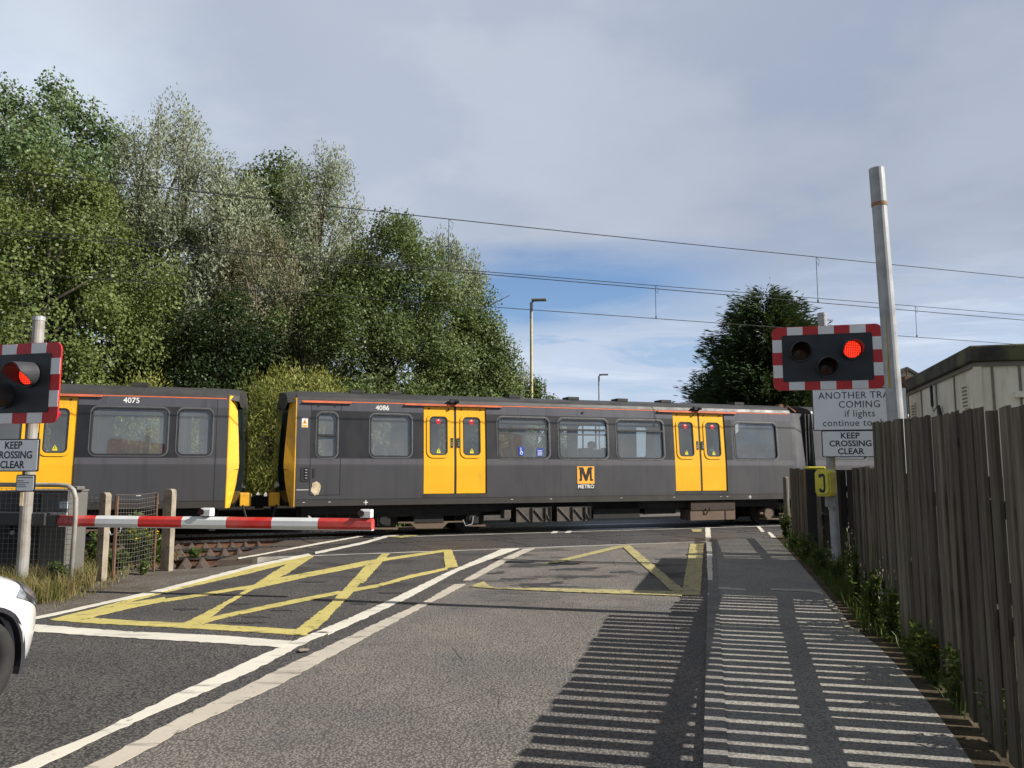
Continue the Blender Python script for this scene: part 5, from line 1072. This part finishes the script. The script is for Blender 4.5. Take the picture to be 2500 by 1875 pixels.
def tree(name, label, X, Y, env, ncl, nleaf, leaf, mat, bark, seed, cr=(.45, .9), vstr=1.0, up=0.0, trunk_r=.16, stems=1, cat='tree', group='trees behind the railway', z0=-.3, limb=26, inner=.35, lump=.3, sy=1.0):
    """env: [(height, radius)...]; ncl leaf clumps spread through the crown, on limbs from the trunk"""
    rng = np.random.default_rng(seed); hs = np.array([e[0] for e in env], float); rs_ = np.array([e[1] for e in env], float)
    T = thing(name, (X, Y, z0), 0, label, cat, group)
    ph = rng.uniform(0, 6.28, 6)
    def envr(z, a): return np.interp(z, hs, rs_) * (1 + lump * (np.sin(2 * a + ph[0] + z * .7) * .5 + np.sin(3 * a + ph[1] - z * 1.3) * .35 + np.sin(z * 2.3 + ph[2] + a) * .35))
    zz = rng.uniform(hs[0], hs[-1], ncl * 4); w = np.interp(zz, hs, rs_) + .15; keep = rng.uniform(0, w.max(), len(zz)) < w; zz = zz[keep][:ncl]; m_ = len(zz)
    aa = rng.uniform(0, 2 * math.pi, m_); rr = envr(zz, aa) * (inner + (1 - inner) * np.sqrt(rng.uniform(0, 1, m_)))
    P = np.stack([rr * np.cos(aa), sy * rr * np.sin(aa), zz - z0], 1)
    rad = rng.uniform(cr[0], cr[1], m_); cnt = np.maximum(8, (nleaf * rad ** 2 / (rad ** 2).sum())).astype(int)
    idx = np.repeat(np.arange(m_), cnt); n = len(idx); d = unit(rng, n); r_ = rng.uniform(0, 1, n) ** .45
    C = P[idx] + d * (r_ * rad[idx])[:, None] * np.array([1, 1, vstr])
    C[:, 2] += rng.normal(0, .05, n); out = C - np.array([0, 0, hs.mean() - z0]); out[:, 2] *= .3; out /= np.maximum(np.linalg.norm(out, axis=1, keepdims=True), .1)
    Nn = unit(rng, n) * .75 + d * .75 + out * .5 + np.array([0, 0, .4]); A = unit(rng, n) + np.array([0, 0, up]) + d * .35
    ln = leaf[0] * rng.uniform(.65, 1.35, n); wd = leaf[1] * rng.uniform(.7, 1.3, n)
    leaf_mesh('crown', C, A, Nn, ln, wd, mat, T)
    m = MB(); rs2 = random.Random(seed); hmax = hs[-1] - z0
    for s_ in range(stems):
        ox, oy_ = (rs2.uniform(-.3, .3), rs2.uniform(-.3, .3)) if stems > 1 else (0, 0); tx, ty = (rs2.uniform(-1, 1) * rs_.max() * .5, rs2.uniform(-.5, .5) * rs_.max()) if stems > 1 else (rs2.uniform(-.3, .3), 0)
        pts = [(ox + tx * (q / 6) ** 1.5 + rs2.uniform(-.08, .08), oy_ + ty * (q / 6) ** 1.5, hmax * .93 * q / 6) for q in range(7)]; m.tube(pts, [trunk_r * (1 - .88 * q / 6) / (stems ** .4) for q in range(7)], 8)
        for i in rng.choice(m_, min(limb, m_), replace=False):
            e = P[i]; zb = max(.6, e[2] - rs2.uniform(.25, .55) * hmax * .45 - .3); f = min(.98, zb / (hmax * .93)); q = f * 6; j = min(5, int(q)); a = Vector(pts[j]).lerp(Vector(pts[j + 1]), q - j); e = Vector(e)
            mid = a.lerp(e, .5) + Vector((0, 0, -.1 + .25 * up)); m.tube([a, mid, e, e + (e - mid) * .35], [trunk_r * .30, trunk_r * .2, trunk_r * .1, .008], 5)
    m.build('trunk', bark, T, smooth=True)
    return T
GT = 'trees behind the railway'
tree('poplar_tree', 'tallest tree, pale green poplar rising at the left edge', -19.3, 31, [(3, 3.6), (6, 4.4), (10, 4.6), (13, 4.0), (15.2, 2.7), (16.8, 1.4), (17.6, .4)], 330, 92820, (0.138, 0.112), M_LPOP, M_BARK, 11, (.5, .95), 1.1, .3, .3, limb=40)
tree('alder_tree', 'broad yellowish green alder with rounded crown in front of the poplar', -14.9, 24.2, [(.3, 4.2), (2.5, 4.6), (5, 4.5), (7, 3.9), (9, 2.9), (10.4, 1.6), (11.2, .4)], 360, 114660, (0.101, 0.083), M_LALD, M_BARKD, 12, (.5, .95), .85, 0, .26, limb=40)
tree('silver_willow_tree', 'tall slender silver willow left of the other silvery crowns', -13.8, 30, [(4, 1.5), (7, 2.2), (10, 2.7), (13, 2.3), (14.9, 1.6), (15.8, .6)], 190, 46410, (0.144, 0.046), M_LSIL, M_BARK, 13, (.35, .75), 1.7, .9, .2, 3, limb=34)
tree('silver_willow_tree', 'bushy silver willow leaning right below the tall slender one', -11.2, 29, [(2.2, 2.0), (5, 2.6), (8, 2.8), (10.5, 2.2), (12.3, 1.2), (13.2, .4)], 190, 35700, (0.167, 0.053), M_LSIL, M_BARK, 14, (.35, .75), 1.5, .8, .18, 2, limb=30)
tree('green_tree', 'dark green tree top showing between the silvery willows', -11.0, 35, [(5, 2.4), (9, 2.8), (12.5, 2.6), (14.6, 1.8), (15.9, .6)], 170, 46410, (0.138, 0.107), M_LGRN, M_BARKD, 15, (.5, .9), 1.0, .1, .22)
tree('silver_willow_tree', 'silver willow with two feathery tops left of the big green tree', -7.9, 31.5, [(2, 2.0), (5, 2.6), (8.5, 2.4), (11, 1.9), (13.2, 1.4), (14.6, .5)], 200, 49140, (0.144, 0.046), M_LSIL, M_BARK, 16, (.35, .7), 1.7, .9, .18, 3, limb=34)
tree('silver_willow_tree', 'low reddish grey willow filling in under the silvery crowns', -9.0, 27.5, [(.5, 2.2), (3, 2.6), (6, 2.5), (8.6, 1.7), (10, .5)], 180, 40950, (0.133, 0.046), leafmat('dusty_willow_leaf', (.17, .175, .10), (.25, .25, .17), (.17, .14, .085)), M_BARK, 17, (.35, .7), 1.4, .7, .16, 2, limb=26)
tree('birch_tree', 'large mid green tree with spiky top, above the number 4086', -4.45, 28.2, [(.4, 3.4), (3, 3.8), (5.5, 3.6), (7.5, 3.0), (9.2, 1.9), (10.7, .5)], 420, 125580, (0.099, 0.075), M_LGRN, M_BARKD, 18, (.4, .8), 1.2, .3, .2, 2, limb=44, lump=.38)
tree('birch_tree', 'smaller green tree sloping down behind the nearer street lamp', -1.3, 29.0, [(.4, 2.2), (2.5, 2.3), (4.5, 1.8), (6.2, 1.1), (7.4, .3)], 210, 54600, (0.096, 0.072), M_LGRN, M_BARKD, 19, (.35, .7), 1.1, .3, .14, 2)
tree('birch_tree', 'lowest green bushy tree right of the street lamp column', .9, 31.5, [(.4, 1.5), (2.2, 1.5), (3.8, .9), (4.9, .25)], 110, 18900, (0.112, 0.084), M_LGRN, M_BARKD, 20, (.3, .55), 1.1, .2, .1)
tree('silver_willow_tree', 'silver willow peeping out behind the big green tree, right side', -2.6, 33, [(4, 1.4), (7, 1.7), (9.5, 1.4), (11.3, .5)], 110, 24570, (0.144, 0.046), M_LSIL, M_BARK, 21, (.35, .65), 1.6, .9, .14, 2, limb=20)
tree('silver_willow_tree', 'small silver grey willow beside the lower green slope of trees', -.4, 33, [(2, 1.3), (4.2, 1.2), (6.6, .4)], 70, 13650, (0.138, 0.046), M_LSIL, M_BARK, 22, (.3, .55), 1.5, .9, .1, 2, limb=16)
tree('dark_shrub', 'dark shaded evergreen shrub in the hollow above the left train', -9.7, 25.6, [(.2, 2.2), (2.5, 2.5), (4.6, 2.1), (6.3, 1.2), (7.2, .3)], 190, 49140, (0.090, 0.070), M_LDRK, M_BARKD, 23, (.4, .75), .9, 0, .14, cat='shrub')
tree('willow_bush', 'yellow green willow bush filling the gap between the two trains', -6.6, 23.4, [(-.2, 2.4), (1.5, 2.9), (2.9, 2.7), (3.8, 1.9), (4.4, .7)], 330, 54000, (0.128, 0.024), M_LBUSH, M_BARKD, 24, (.3, .6), 1.5, 1.1, .06, 4, cat='bush', limb=40, lump=.2, sy=.55)
tree('willow_bush', 'lower yellow green bush left of the gap, above the left train roof', -10.7, 22.0, [(-.2, 1.6), (2, 1.8), (3.4, 1.1), (4.1, .3)], 150, 19500, (0.128, 0.026), M_LBUSH, M_BARKD, 25, (.3, .55), 1.4, 1.0, .06, 3, cat='bush', sy=.5)
tree('willow_bush', 'yellow green bush behind the roof of train 4075', -13.4, 20.9, [(-.2, 1.7), (2, 1.9), (3.3, 1.3), (3.95, .4)], 150, 18000, (0.135, 0.038), M_LBUSH, M_BARKD, 26, (.3, .55), 1.2, .8, .06, 3, cat='bush', sy=.5)
tree('willow_bush', 'leafy bush low behind the trains under the big green tree', -4.3, 24.0, [(-.2, 2.4), (1.5, 2.5), (3.0, 1.8), (3.7, .5)], 170, 24000, (0.120, 0.053), M_LGRN, M_BARKD, 27, (.3, .6), 1.1, .6, .06, 3, cat='bush', sy=.5)
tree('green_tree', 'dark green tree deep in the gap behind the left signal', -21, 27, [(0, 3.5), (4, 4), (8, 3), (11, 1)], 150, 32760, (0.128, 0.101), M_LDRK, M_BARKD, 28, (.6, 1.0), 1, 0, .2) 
# conifer: whorled boughs of drooping flat sprays
def conifer(X, Y, H, R0, seed, label):
    rng = np.random.default_rng(seed); T = thing('conifer_tree', (X, Y, -.3), 0, label, 'tree', None); Cs = []; As = []; Ns = []; Ls = []; m = MB()
    m.tube([(0, 0, 0), (0, 0, H * .6), (.05, 0, H)], [.28, .16, .02], 8)
    for lead in range(2500):
        z = H * (1 - (rng.uniform(0, 1) ** .62)) + .15 if lead > 22 else H * rng.uniform(.86, 1.0)
        a = rng.uniform(0, 2 * math.pi); f = 1 - z / (H * 1.03); r = (R0 * (f ** .48) * rng.uniform(.55, 1.0) + .10)
        dirv = np.array([math.cos(a), math.sin(a), 0]); upk = rng.uniform(.02, .34); n = int(32 + 60 * r / R0 * 1.6)
        if lead % 9 == 0: m.tube([(0, 0, max(.1, z - .3)), tuple(dirv * r * .6 + np.array([0, 0, z])), tuple(dirv * r * .95 + np.array([0, 0, z + upk * r * .5]))], [.05, .025, .006], 4)
        t = rng.uniform(.25, 1.0, n) ** .8; bend = upk * r * t ** 2 - .10 * r * t; side = np.array([-dirv[1], dirv[0], 0]); off = rng.normal(0, .15, n) * (1.25 - t) * 1.6
        base = dirv[None] * (r * t)[:, None] + side[None] * off[:, None]; base[:, 2] = z + bend + rng.normal(0, .15, n)
        ax = dirv[None] * 1.0 + side[None] * (off * 2.6 + rng.normal(0, .25, n))[:, None]; ax[:, 2] += .12 + rng.normal(0, .25, n); Cs.append(base); As.append(ax)
        nn = unit(rng, n) * .8; nn[:, 2] += .7; nn += dirv[None] * .4; Ns.append(nn); Ls.append(rng.uniform(.18, .36, n))
    C = np.concatenate(Cs); Lh = np.concatenate(Ls); leaf_mesh('crown', C, np.concatenate(As), np.concatenate(Ns), Lh, Lh * .17, M_LCON, T); m.build('trunk', M_BARKD, T, smooth=True)
conifer(10.25, 30.5, 8.7, 5.0, 31, 'dark green spreading conifer behind the right end of the train')
# grass, weeds
def blades(name, pts, h, w, mat, seed, lean=.5, parent=None):
    rng = np.random.default_rng(seed); P = np.array(pts, float); n = len(P); H = h * rng.uniform(.45, 1.25, n); a = rng.uniform(0, 2 * math.pi, n); D = np.stack([np.cos(a), np.sin(a), 0 * a], 1); b = a + rng.uniform(.8, 2.3, n); S = np.stack([np.cos(b), np.sin(b), 0 * b], 1) * (w * rng.uniform(.6, 1.3, n))[:, None]
    le = (lean * rng.uniform(.1, 1.0, n) * H)[:, None]; M1 = P + D * le * .3; M1[:, 2] += H * .55; T_ = P + D * le; T_[:, 2] += H * rng.uniform(.75, 1.0, n)
    V = np.stack([P - S, P + S, M1 + S * .75, M1 - S * .75, T_], 1).astype(np.float32).reshape(-1, 3); me = bpy.data.meshes.new(name); i = np.arange(n)[:, None] * 5
    me.vertices.add(n * 5); me.vertices.foreach_set('co', V.reshape(-1)); lo = np.concatenate([i + np.array([[0, 1, 2, 3]]), i + np.array([[3, 2, 4]])], 1).reshape(-1).astype(np.int32); me.loops.add(n * 7); me.loops.foreach_set('vertex_index', lo)
    st = np.stack([np.arange(n) * 7, np.arange(n) * 7 + 4], 1).reshape(-1).astype(np.int32); me.polygons.add(2 * n); me.polygons.foreach_set('loop_start', st); me.polygons.foreach_set('loop_total', np.tile([4, 3], n).astype(np.int32)); me.update(calc_edges=True)
    me.materials.append(mat); o = bpy.data.objects.new(name, me); COL.objects.link(o); o.parent = parent; return o
rg = random.Random(8)
def scatter(poly_px, n, clump=.0, z=0.0):
    W = [g(*p) for p in poly_px]; xs = [p[0] for p in W]; ys = [p[1] for p in W]; out = []
    def inside(x, y):
        c = False
        for i in range(len(W)):
            a, b = W[i], W[i - 1]
            if (a[1] > y) != (b[1] > y) and x < (b[0] - a[0]) * (y - a[1]) / (b[1] - a[1]) + a[0]: c = not c
        return c
    tries = 0
    while len(out) < n and tries < n * 60:
        tries += 1; x = rg.uniform(min(xs), max(xs)); y = rg.uniform(min(ys), max(ys))
        if clump and math.sin(x * 7.1 + math.sin(y * 5) * 2) * math.sin(y * 6.3 + x) < rg.uniform(-1, clump): continue
        if inside(x, y): out.append((x, y, z))
    return out
dg_px = [(-60, 1500), (70, 1480), (160, 1465), (232, 1432), (225, 1398), (190, 1385), (120, 1395), (-80, 1385)]
tag(blades('dry_grass', scatter(dg_px, 9500, .9), .30, .0034, M_DRYGR, 3, .9), 'tall dry straw grass', 'grass', kind='stuff')
tag(blades('green_grass', scatter([(60, 1440), (230, 1420), (330, 1375), (300, 1360), (200, 1375), (60, 1400)], 1500, .2), .20, .006, M_LWEED, 4, .9), 'green grass among the dry grass', 'grass', kind='stuff')
tag(blades('verge_weeds', scatter([(120, 1490), (240, 1450), (330, 1400), (460, 1360), (430, 1352), (300, 1385), (150, 1460)], 700, .1), .10, .004, M_DRYGR, 5, 1.0), 'short weeds on the gravel', 'grass', kind='stuff')
def weed(px, py, h, spread, nst, seed, label, flowers=0, seedheads=0, leaf=(.09, .03), mat=None, z=0.0, Y=None, group='weeds by the crossing'):
    rng = np.random.default_rng(seed); rs = random.Random(seed); p = g(px, py); T = thing('weed_plant', (p[0], p[1], z), 0, label, 'weed', group); m = MB(); Cs = []; As = []; f = MB()
    for i in range(nst):
        a = rs.uniform(0, 6.28); r = spread * rs.uniform(.1, 1) ; hh = h * rs.uniform(.55, 1.05); e = Vector((math.cos(a) * r, math.sin(a) * r, hh)); b = Vector((math.cos(a) * r * .25, math.sin(a) * r * .25, 0)); mid = b.lerp(e, .55) + Vector((rs.uniform(-.03, .03), rs.uniform(-.03, .03), hh * .08))
        m.tube([b, mid, e], [.005, .004, .002], 4, 0, False)
        for q in range(int(16 + 50 * hh)):
            t = rs.uniform(.05, .98) if flowers or seedheads < 1 else rs.uniform(.05, .6); c = b.lerp(mid, t / .55) if t < .55 else mid.lerp(e, (t - .55) / .45); d = Vector((rs.uniform(-1, 1), rs.uniform(-1, 1), rs.uniform(-.2, .8))).normalized(); Cs.append(c + d * leaf[0] * .5); As.append(d)
        if i < flowers:
            for q in range(5): c = e + Vector((rs.uniform(-.035, .035), rs.uniform(-.035, .035), rs.uniform(-.03, .03))); f.tube([c - Vector((0, 0, .004)), c + Vector((0, 0, .006))], [.012, .017], 6)
        elif i < flowers + seedheads:
            for q in range(5): c = mid.lerp(e, rs.uniform(.3, 1)) + Vector((rs.uniform(-.02, .02), rs.uniform(-.02, .02), 0)); f.tube([c, c + Vector((rs.uniform(-.006, .006), rs.uniform(-.006, .006), .02))], [.006, .004], 5)
    m.build('stem', M_STEM, T); C = np.array([tuple(c) for c in Cs]); leaf_mesh('foliage', C, np.array([tuple(a) for a in As]), unit(rng, len(C)) + np.array([0, 0, .6]), leaf[0] * rng.uniform(.6, 1.3, len(C)), leaf[1] * rng.uniform(.7, 1.3, len(C)), mat or M_LWEED, T)
    if flowers or seedheads: f.build('flower_cluster' if flowers else 'seed_cluster', M_FLOWER if flowers else M_SEEDHEAD, T)
weed(224, 1400, .62, .22, 15, 41, 'leafy green weed left of the first concrete post', 1)
weed(318, 1382, .80, .26, 16, 42, 'tallest yellow flowering weed in front of the wire mesh', 8)
weed(345, 1384, .62, .24, 14, 43, 'scraggly weed with few yellow flowers beside the tallest one', 5)
weed(378, 1378, .50, .24, 18, 44, 'bushy green weed with yellow flowers at the right concrete post', 5, leaf=(.10, .035))
weed(285, 1398, .30, .18, 12, 45, 'low leafy weed between the two concrete posts', 0, leaf=(.10, .04))
weed(350, 1402, .16, .14, 10, 46, 'tiny weed growing out of the gravel in front of the mesh fence', 0, leaf=(.06, .025))
weed(475, 1362, .16, .15, 10, 47, 'small green weed beside the trespass panels', 0, leaf=(.07, .03))
weed(148, 1436, .34, .2, 14, 48, 'green leafy tuft in the dry grass by the left signal post', 0, leaf=(.08, .02))
FW = [(C7([(540, 290)])[0], .75, 'tall sunlit weed at the far end of the low fence', 0, 2), (C7([(590, 370)])[0], .5, 'weed beside the far low fence, second from its end', 0, 2), (C7([(660, 430)])[0], .45, 'low dark weed near the signal post base, pavement side', 0, 0), (C7([(760, 500)])[0], .4, 'leafy weed in front of the signal post', 0, 0), (C7([(850, 560)])[0], .5, 'weed just right of the signal post', 0, 2),
      (C7([(960, 690)])[0], .85, 'tall weed with pale seed heads by the start of the tall fence', 0, 7), (C7([(1060, 830)])[0], .75, 'broad leafy weed with pale stalks against the tall fence', 0, 5), (C7([(1180, 920)])[0], .65, 'dry stalked weed against the tall fence boards', 0, 6), (C7([(1330, 1110)])[0], .35, 'low green weed halfway along the tall fence', 0, 0), (C7([(1440, 1180)])[0], .40, 'green weed with one yellow flower along the tall fence', 1, 0), (C7([(1600, 1330)])[0], .38, 'bright green weed near the close end of the tall fence', 0, 0), (C7([(1880, 1570)])[0], .34, 'nearest weed at the lower right corner under the fence', 0, 0)]
for i, (p, h, lab, fl, sh) in enumerate(FW):
    weed(p[0], p[1], h, .22 if h > .4 else .17, 16 if h > .45 else 20, 60 + i, lab, fl, sh, (.052, .024) if i % 3 else (.07, .028), z=.03, group='weeds along the wooden fence')
tag(blades('fence_foot_grass', scatter(C7([(520, 330), (640, 430), (760, 560), (900, 720), (1000, 860), (1230, 980), (1420, 1200), (1650, 1480), (1560, 1240), (1280, 960), (1080, 760), (930, 600), (780, 440), (620, 330)]), 2600, -.1, .03), .16, .0045, M_LWEED, 9, .9), 'low grass and weeds at the fence foot', 'grass', kind='stuff')
rb = random.Random(9); pts = [(rb.uniform(.05, 2.0) + fx(y_) - 1.9 * 0 - .45 - rb.uniform(0, .1), y_, .03) for y_ in [rb.uniform(2.5, 12) for _ in range(0)]]

# ------------------------------------------------------------------ white car (nose only is in the photo; the whole car is built)
M_CARW = plain('white_car_paint', (0.56, 0.56, 0.555), 0.22, 0, 0.03, 2)
M_CARW.node_tree.nodes['Principled BSDF'].inputs['Coat Weight'].default_value = 0.6
M_TYRE = plain('tyre_rubber', (0.022, 0.021, 0.020), 0.85, 0, .4, 12); M_RIM = plain('alloy_rim', (0.42, 0.40, 0.38), 0.35, 0.85, .2, 9)
M_LAMP = plain('headlamp_chrome', (0.62, 0.64, 0.68), 0.18, 0.9, .3, 9); M_ARCH = plain('wheel_arch_plastic', (0.02, 0.02, 0.028), .8)
k = NG('headlamp_glass'); M_HLG = k.done(k.mix(k.ramp(k.noise(9, 4), .4, .62), (.05, .055, .06), (.34, .37, .42)), .07, .35, .8)
WC = Vector((-3.315, 4.91, 0))          # front right wheel, outer face
CARO = WC - RR * .80
CAR = thing('white_car', (CARO.x, CARO.y, 0), math.atan2(RD.y, RD.x), 'white hatchback car waiting at the stop line, its nose at the left edge', 'car')
# local: x forward (0 at front axle), y left, z up
ST = [  # x, half width low, half width waist, z bottom, z bumper, z waist(belt), z top centre, half width top
    (-3.05, .60, .66, .42, .55, .95, 1.05, .55), (-2.9, .74, .78, .30, .5, .98, 1.35, .58), (-2.5, .80, .83, .20, .48, .98, 1.46, .60), (-1.7, .82, .84, .18, .46, .96, 1.51, .62), (-1.0, .82, .84, .18, .46, .95, 1.49, .62), (-.45, .82, .84, .18, .46, .94, 1.28, .60),
    (-.12, .82, .84, .18, .46, .90, .985, .60), (.18, .81, .83, .18, .46, .83, .91, .56), (.37, .78, .80, .18, .46, .775, .845, .50), (.51, .70, .73, .19, .46, .715, .78, .44), (.615, .56, .60, .21, .46, .66, .72, .38), (.68, .36, .40, .24, .46, .60, .64, .28), (.705, .15, .17, .28, .46, .56, .58, .12)]
def carsec(s):
    x, wl, ww, zb, zm, zw, zt, wt = s; h = [(0, zb - .01), (wl * .7, zb), (wl * .94, zb + .03), (wl, zb + .12), (ww, zm), (ww * 1.0, (zm + zw) / 2), (ww * .965, zw - .02), (ww * .90, zw + (zt - zw) * .22), (wt + (ww * .9 - wt) * .35, zw + (zt - zw) * .62), (wt * .86, zt - (zt - zw) * .08), (wt * .45, zt), (0, zt + .005)]
    return [(x, y, z) for y, z in h] + [(x, -y, z) for y, z in h[-2:0:-1]]
m = MB(); vs = []; n = len(carsec(ST[0]))
for s in ST: vs += carsec(s)
fs = [(i * n + j, i * n + (j + 1) % n, (i + 1) * n + (j + 1) % n, (i + 1) * n + j) for i in range(len(ST) - 1) for j in range(n)] + [tuple(range(n)), tuple(range((len(ST) - 1) * n + n - 1, (len(ST) - 1) * n - 1, -1))]
m.add(vs, fs); body = m.build('body', [M_CARW, M_ARCH], None, smooth=True)
su = body.modifiers.new('s', 'SUBSURF'); su.levels = 2; su.render_levels = 2
cut = MB()
for xw in (0.0, -2.35):
    for s in (-1, 1): cut.tube([(xw, s * .52, .31), (xw, s * 1.1, .31)], .365, 40)
co = cut.build('cutter', M_ARCH, None); bo = body.modifiers.new('b', 'BOOLEAN'); bo.object = co; bo.operation = 'DIFFERENCE'; bo.solver = 'EXACT'
dgp = bpy.context.evaluated_depsgraph_get(); nm = bpy.data.meshes.new_from_object(body.evaluated_get(dgp)); body.modifiers.clear(); body.data = nm; bpy.data.objects.remove(co)
nm.materials.clear(); nm.materials.append(M_CARW); nm.materials.append(M_ARCH)
for p in nm.polygons:
    c = p.center; inn = any(abs(math.hypot(c.x - xw, c.z - .31) - .365) < .012 for xw in (0, -2.35)) and .5 < abs(c.y) < .95 or (abs(abs(c.y) - .52) < .01 and any(math.hypot(c.x - xw, c.z - .31) < .37 for xw in (0, -2.35)))
    nrm = p.normal; rad_ = min(abs(math.hypot(c.x - xw, c.z - .31) - .365) for xw in (0, -2.35)); p.material_index = 1 if inn and not (abs(nrm.y) > .6 and abs(c.y) > .7) or c.z < .195 else 0; p.use_smooth = True
body.parent = CAR
def arch_ring(xw, s):
    m = MB(); vs = []; n_ = 28; yb = .845
    for i in range(n_ + 1):
        a = R(-18 + 216 * i / n_); w_ = yb - (.06 if xw == 0 and math.cos(a) > .6 else 0) * max(0, math.cos(a) - .6) * 2.2
        for r_, dy in ((.352, -.05), (.352, .004), (.380, .006), (.384, -.04)): vs.append((xw + r_ * math.cos(a), s * (w_ - .016 + dy), .31 + r_ * math.sin(a)))
    m.add(vs, [(4 * i + q, 4 * i + (q + 1) % 4, 4 * i + 4 + (q + 1) % 4, 4 * i + 4 + q) for i in range(n_) for q in range(4)]); m.build('arch_trim', M_ARCH, CAR, smooth=False)
for xw in (0, -2.35):
    for s in (-1, 1):
        arch_ring(xw, s); w = MB(); prof = [(.20, .60), (.205, .77), (.235, .795), (.285, .795), (.305, .775), (.308, .70), (.305, .62), (.28, .60)]; vs = []; n_ = 40
        for i in range(n_):
            a = 2 * math.pi * i / n_
            for r_, y in prof: vs.append((xw + r_ * math.cos(a), s * y, .308 + r_ * math.sin(a)))
        kq = len(prof); w.add(vs, [(i * kq + q, i * kq + (q + 1) % kq, ((i + 1) % n_) * kq + (q + 1) % kq, ((i + 1) % n_) * kq + q) for i in range(n_) for q in range(kq)]); tyre = w.build('tyre', M_TYRE, CAR, smooth=True); tyre.name = 'wheel'
        r_ = MB(); fy = lambda a, b, d: (xw + a, s * (.765 - d), .308 + b); hol = []
        for q in range(5):
            a0 = R(90 + 72 * q); hol.append([(rr * math.cos(a0 + da), rr * math.sin(a0 + da)) for rr, da in ((.085, -.30), (.175, -.42), (.175, .42), (.085, .30))])
        r_.prism([(.203 * math.cos(2 * math.pi * i / 36), .203 * math.sin(2 * math.pi * i / 36)) for i in range(36)], fy, 0, .03, 0, hol); r_.tube([fy(0, 0, -.008), fy(0, 0, .03)], .035, 14); r_.build('rim', M_RIM, tyre)
        d_ = MB(); d_.tube([fy(0, 0, .05), fy(0, 0, .09)], .19, 24); d_.build('brake_disc', M_UNDER, tyre)
def carsurf(pts, off):                    # patch following the car side: lift points on to the body by ray cast
    out = []
    for p, d in pts:
        ok, loc, nr, _ = body.ray_cast(Vector(p), Vector(d)); out.append(loc + nr * off if ok else Vector(p))
    return out
def patch(name, P, mat, s, off=.006, parent=CAR):
    """P: rows of (x, z) seen from the side-front, projected along a slanting direction"""
    d = Vector((-.75, -s * .66, 0)); rows = len(P); cols = len(P[0]); pts = [(Vector((x, 0, z)) - d * 3 + Vector((0, s * .60, 0)), d) for r_ in P for x, z in r_]
    vs = carsurf(pts, off); m = MB(); m.add(vs, [(i * cols + j, i * cols + j + 1, (i + 1) * cols + j + 1, (i + 1) * cols + j) for i in range(rows - 1) for j in range(cols - 1)]); return m.build(name, mat, parent, smooth=True)
for s in (1, -1):
    rows = []
    for i in range(9):
        t_ = i / 8; rows.append([(.60 - .56 * t_ * 1.0 + 0 * q, (.505 + .20 * t_ ** .8) + (q / 6) * (.20 * math.sin(math.pi * min(1, .25 + t_ * .75)) + .01)) for q in range(7)])
    hl = patch('headlamp', rows, M_HLG, s)
    rows = []
    for i in range(6):
        t_ = i / 5; rows.append([(.47 - .32 * t_, (.575 + .155 * t_) + (q / 4) * .09) for q in range(5)])
    patch('reflector', rows, M_LAMP, s, .0085, hl)
m = MB(); 
fyr = lambda a, b, d: (a, .0, b)
for s in (-1, 1):
    g1 = MB(); pts = [(-2.55, 1.02), (-.42, 1.0), (-.95, 1.38), (-2.3, 1.40)]; vs = []
    for a, b in pts:
        ok, loc, nr, _ = body.ray_cast(Vector((a, s * 3, b)), Vector((0, -s, 0))); vs.append(loc + nr * .006 if ok else Vector((a, s * .8, b)))
    g1.add(vs, [(0, 1, 2, 3)]); g1.build('side_window', M_WSCREEN, CAR)
g1 = MB(); vs = []
for i in range(5):
    for j in range(7):
        y = -.56 + 1.12 * j / 6; x = -.20 - .62 * i / 4; ok, loc, nr, _ = body.ray_cast(Vector((x, y, 3)), Vector((0, 0, -1))); vs.append(loc + nr * .006 if ok else Vector((x, y, 1.2)))
g1.add(vs, [(i * 7 + j, i * 7 + j + 1, i * 7 + j + 8, i * 7 + j + 7) for i in range(4) for j in range(6)]); g1.build('windscreen', M_WSCREEN, CAR)
m = MB(); m.box((.685, 0, .40), (.03, .7, .10)); m.build('grille', M_ARCH, CAR)
for s in (-1, 1): m = MB(); m.box((-.38, s * .93, 1.02), (.16, .18, .13)); m.build('wing_mirror', M_CARW, CAR, bevel=.03)
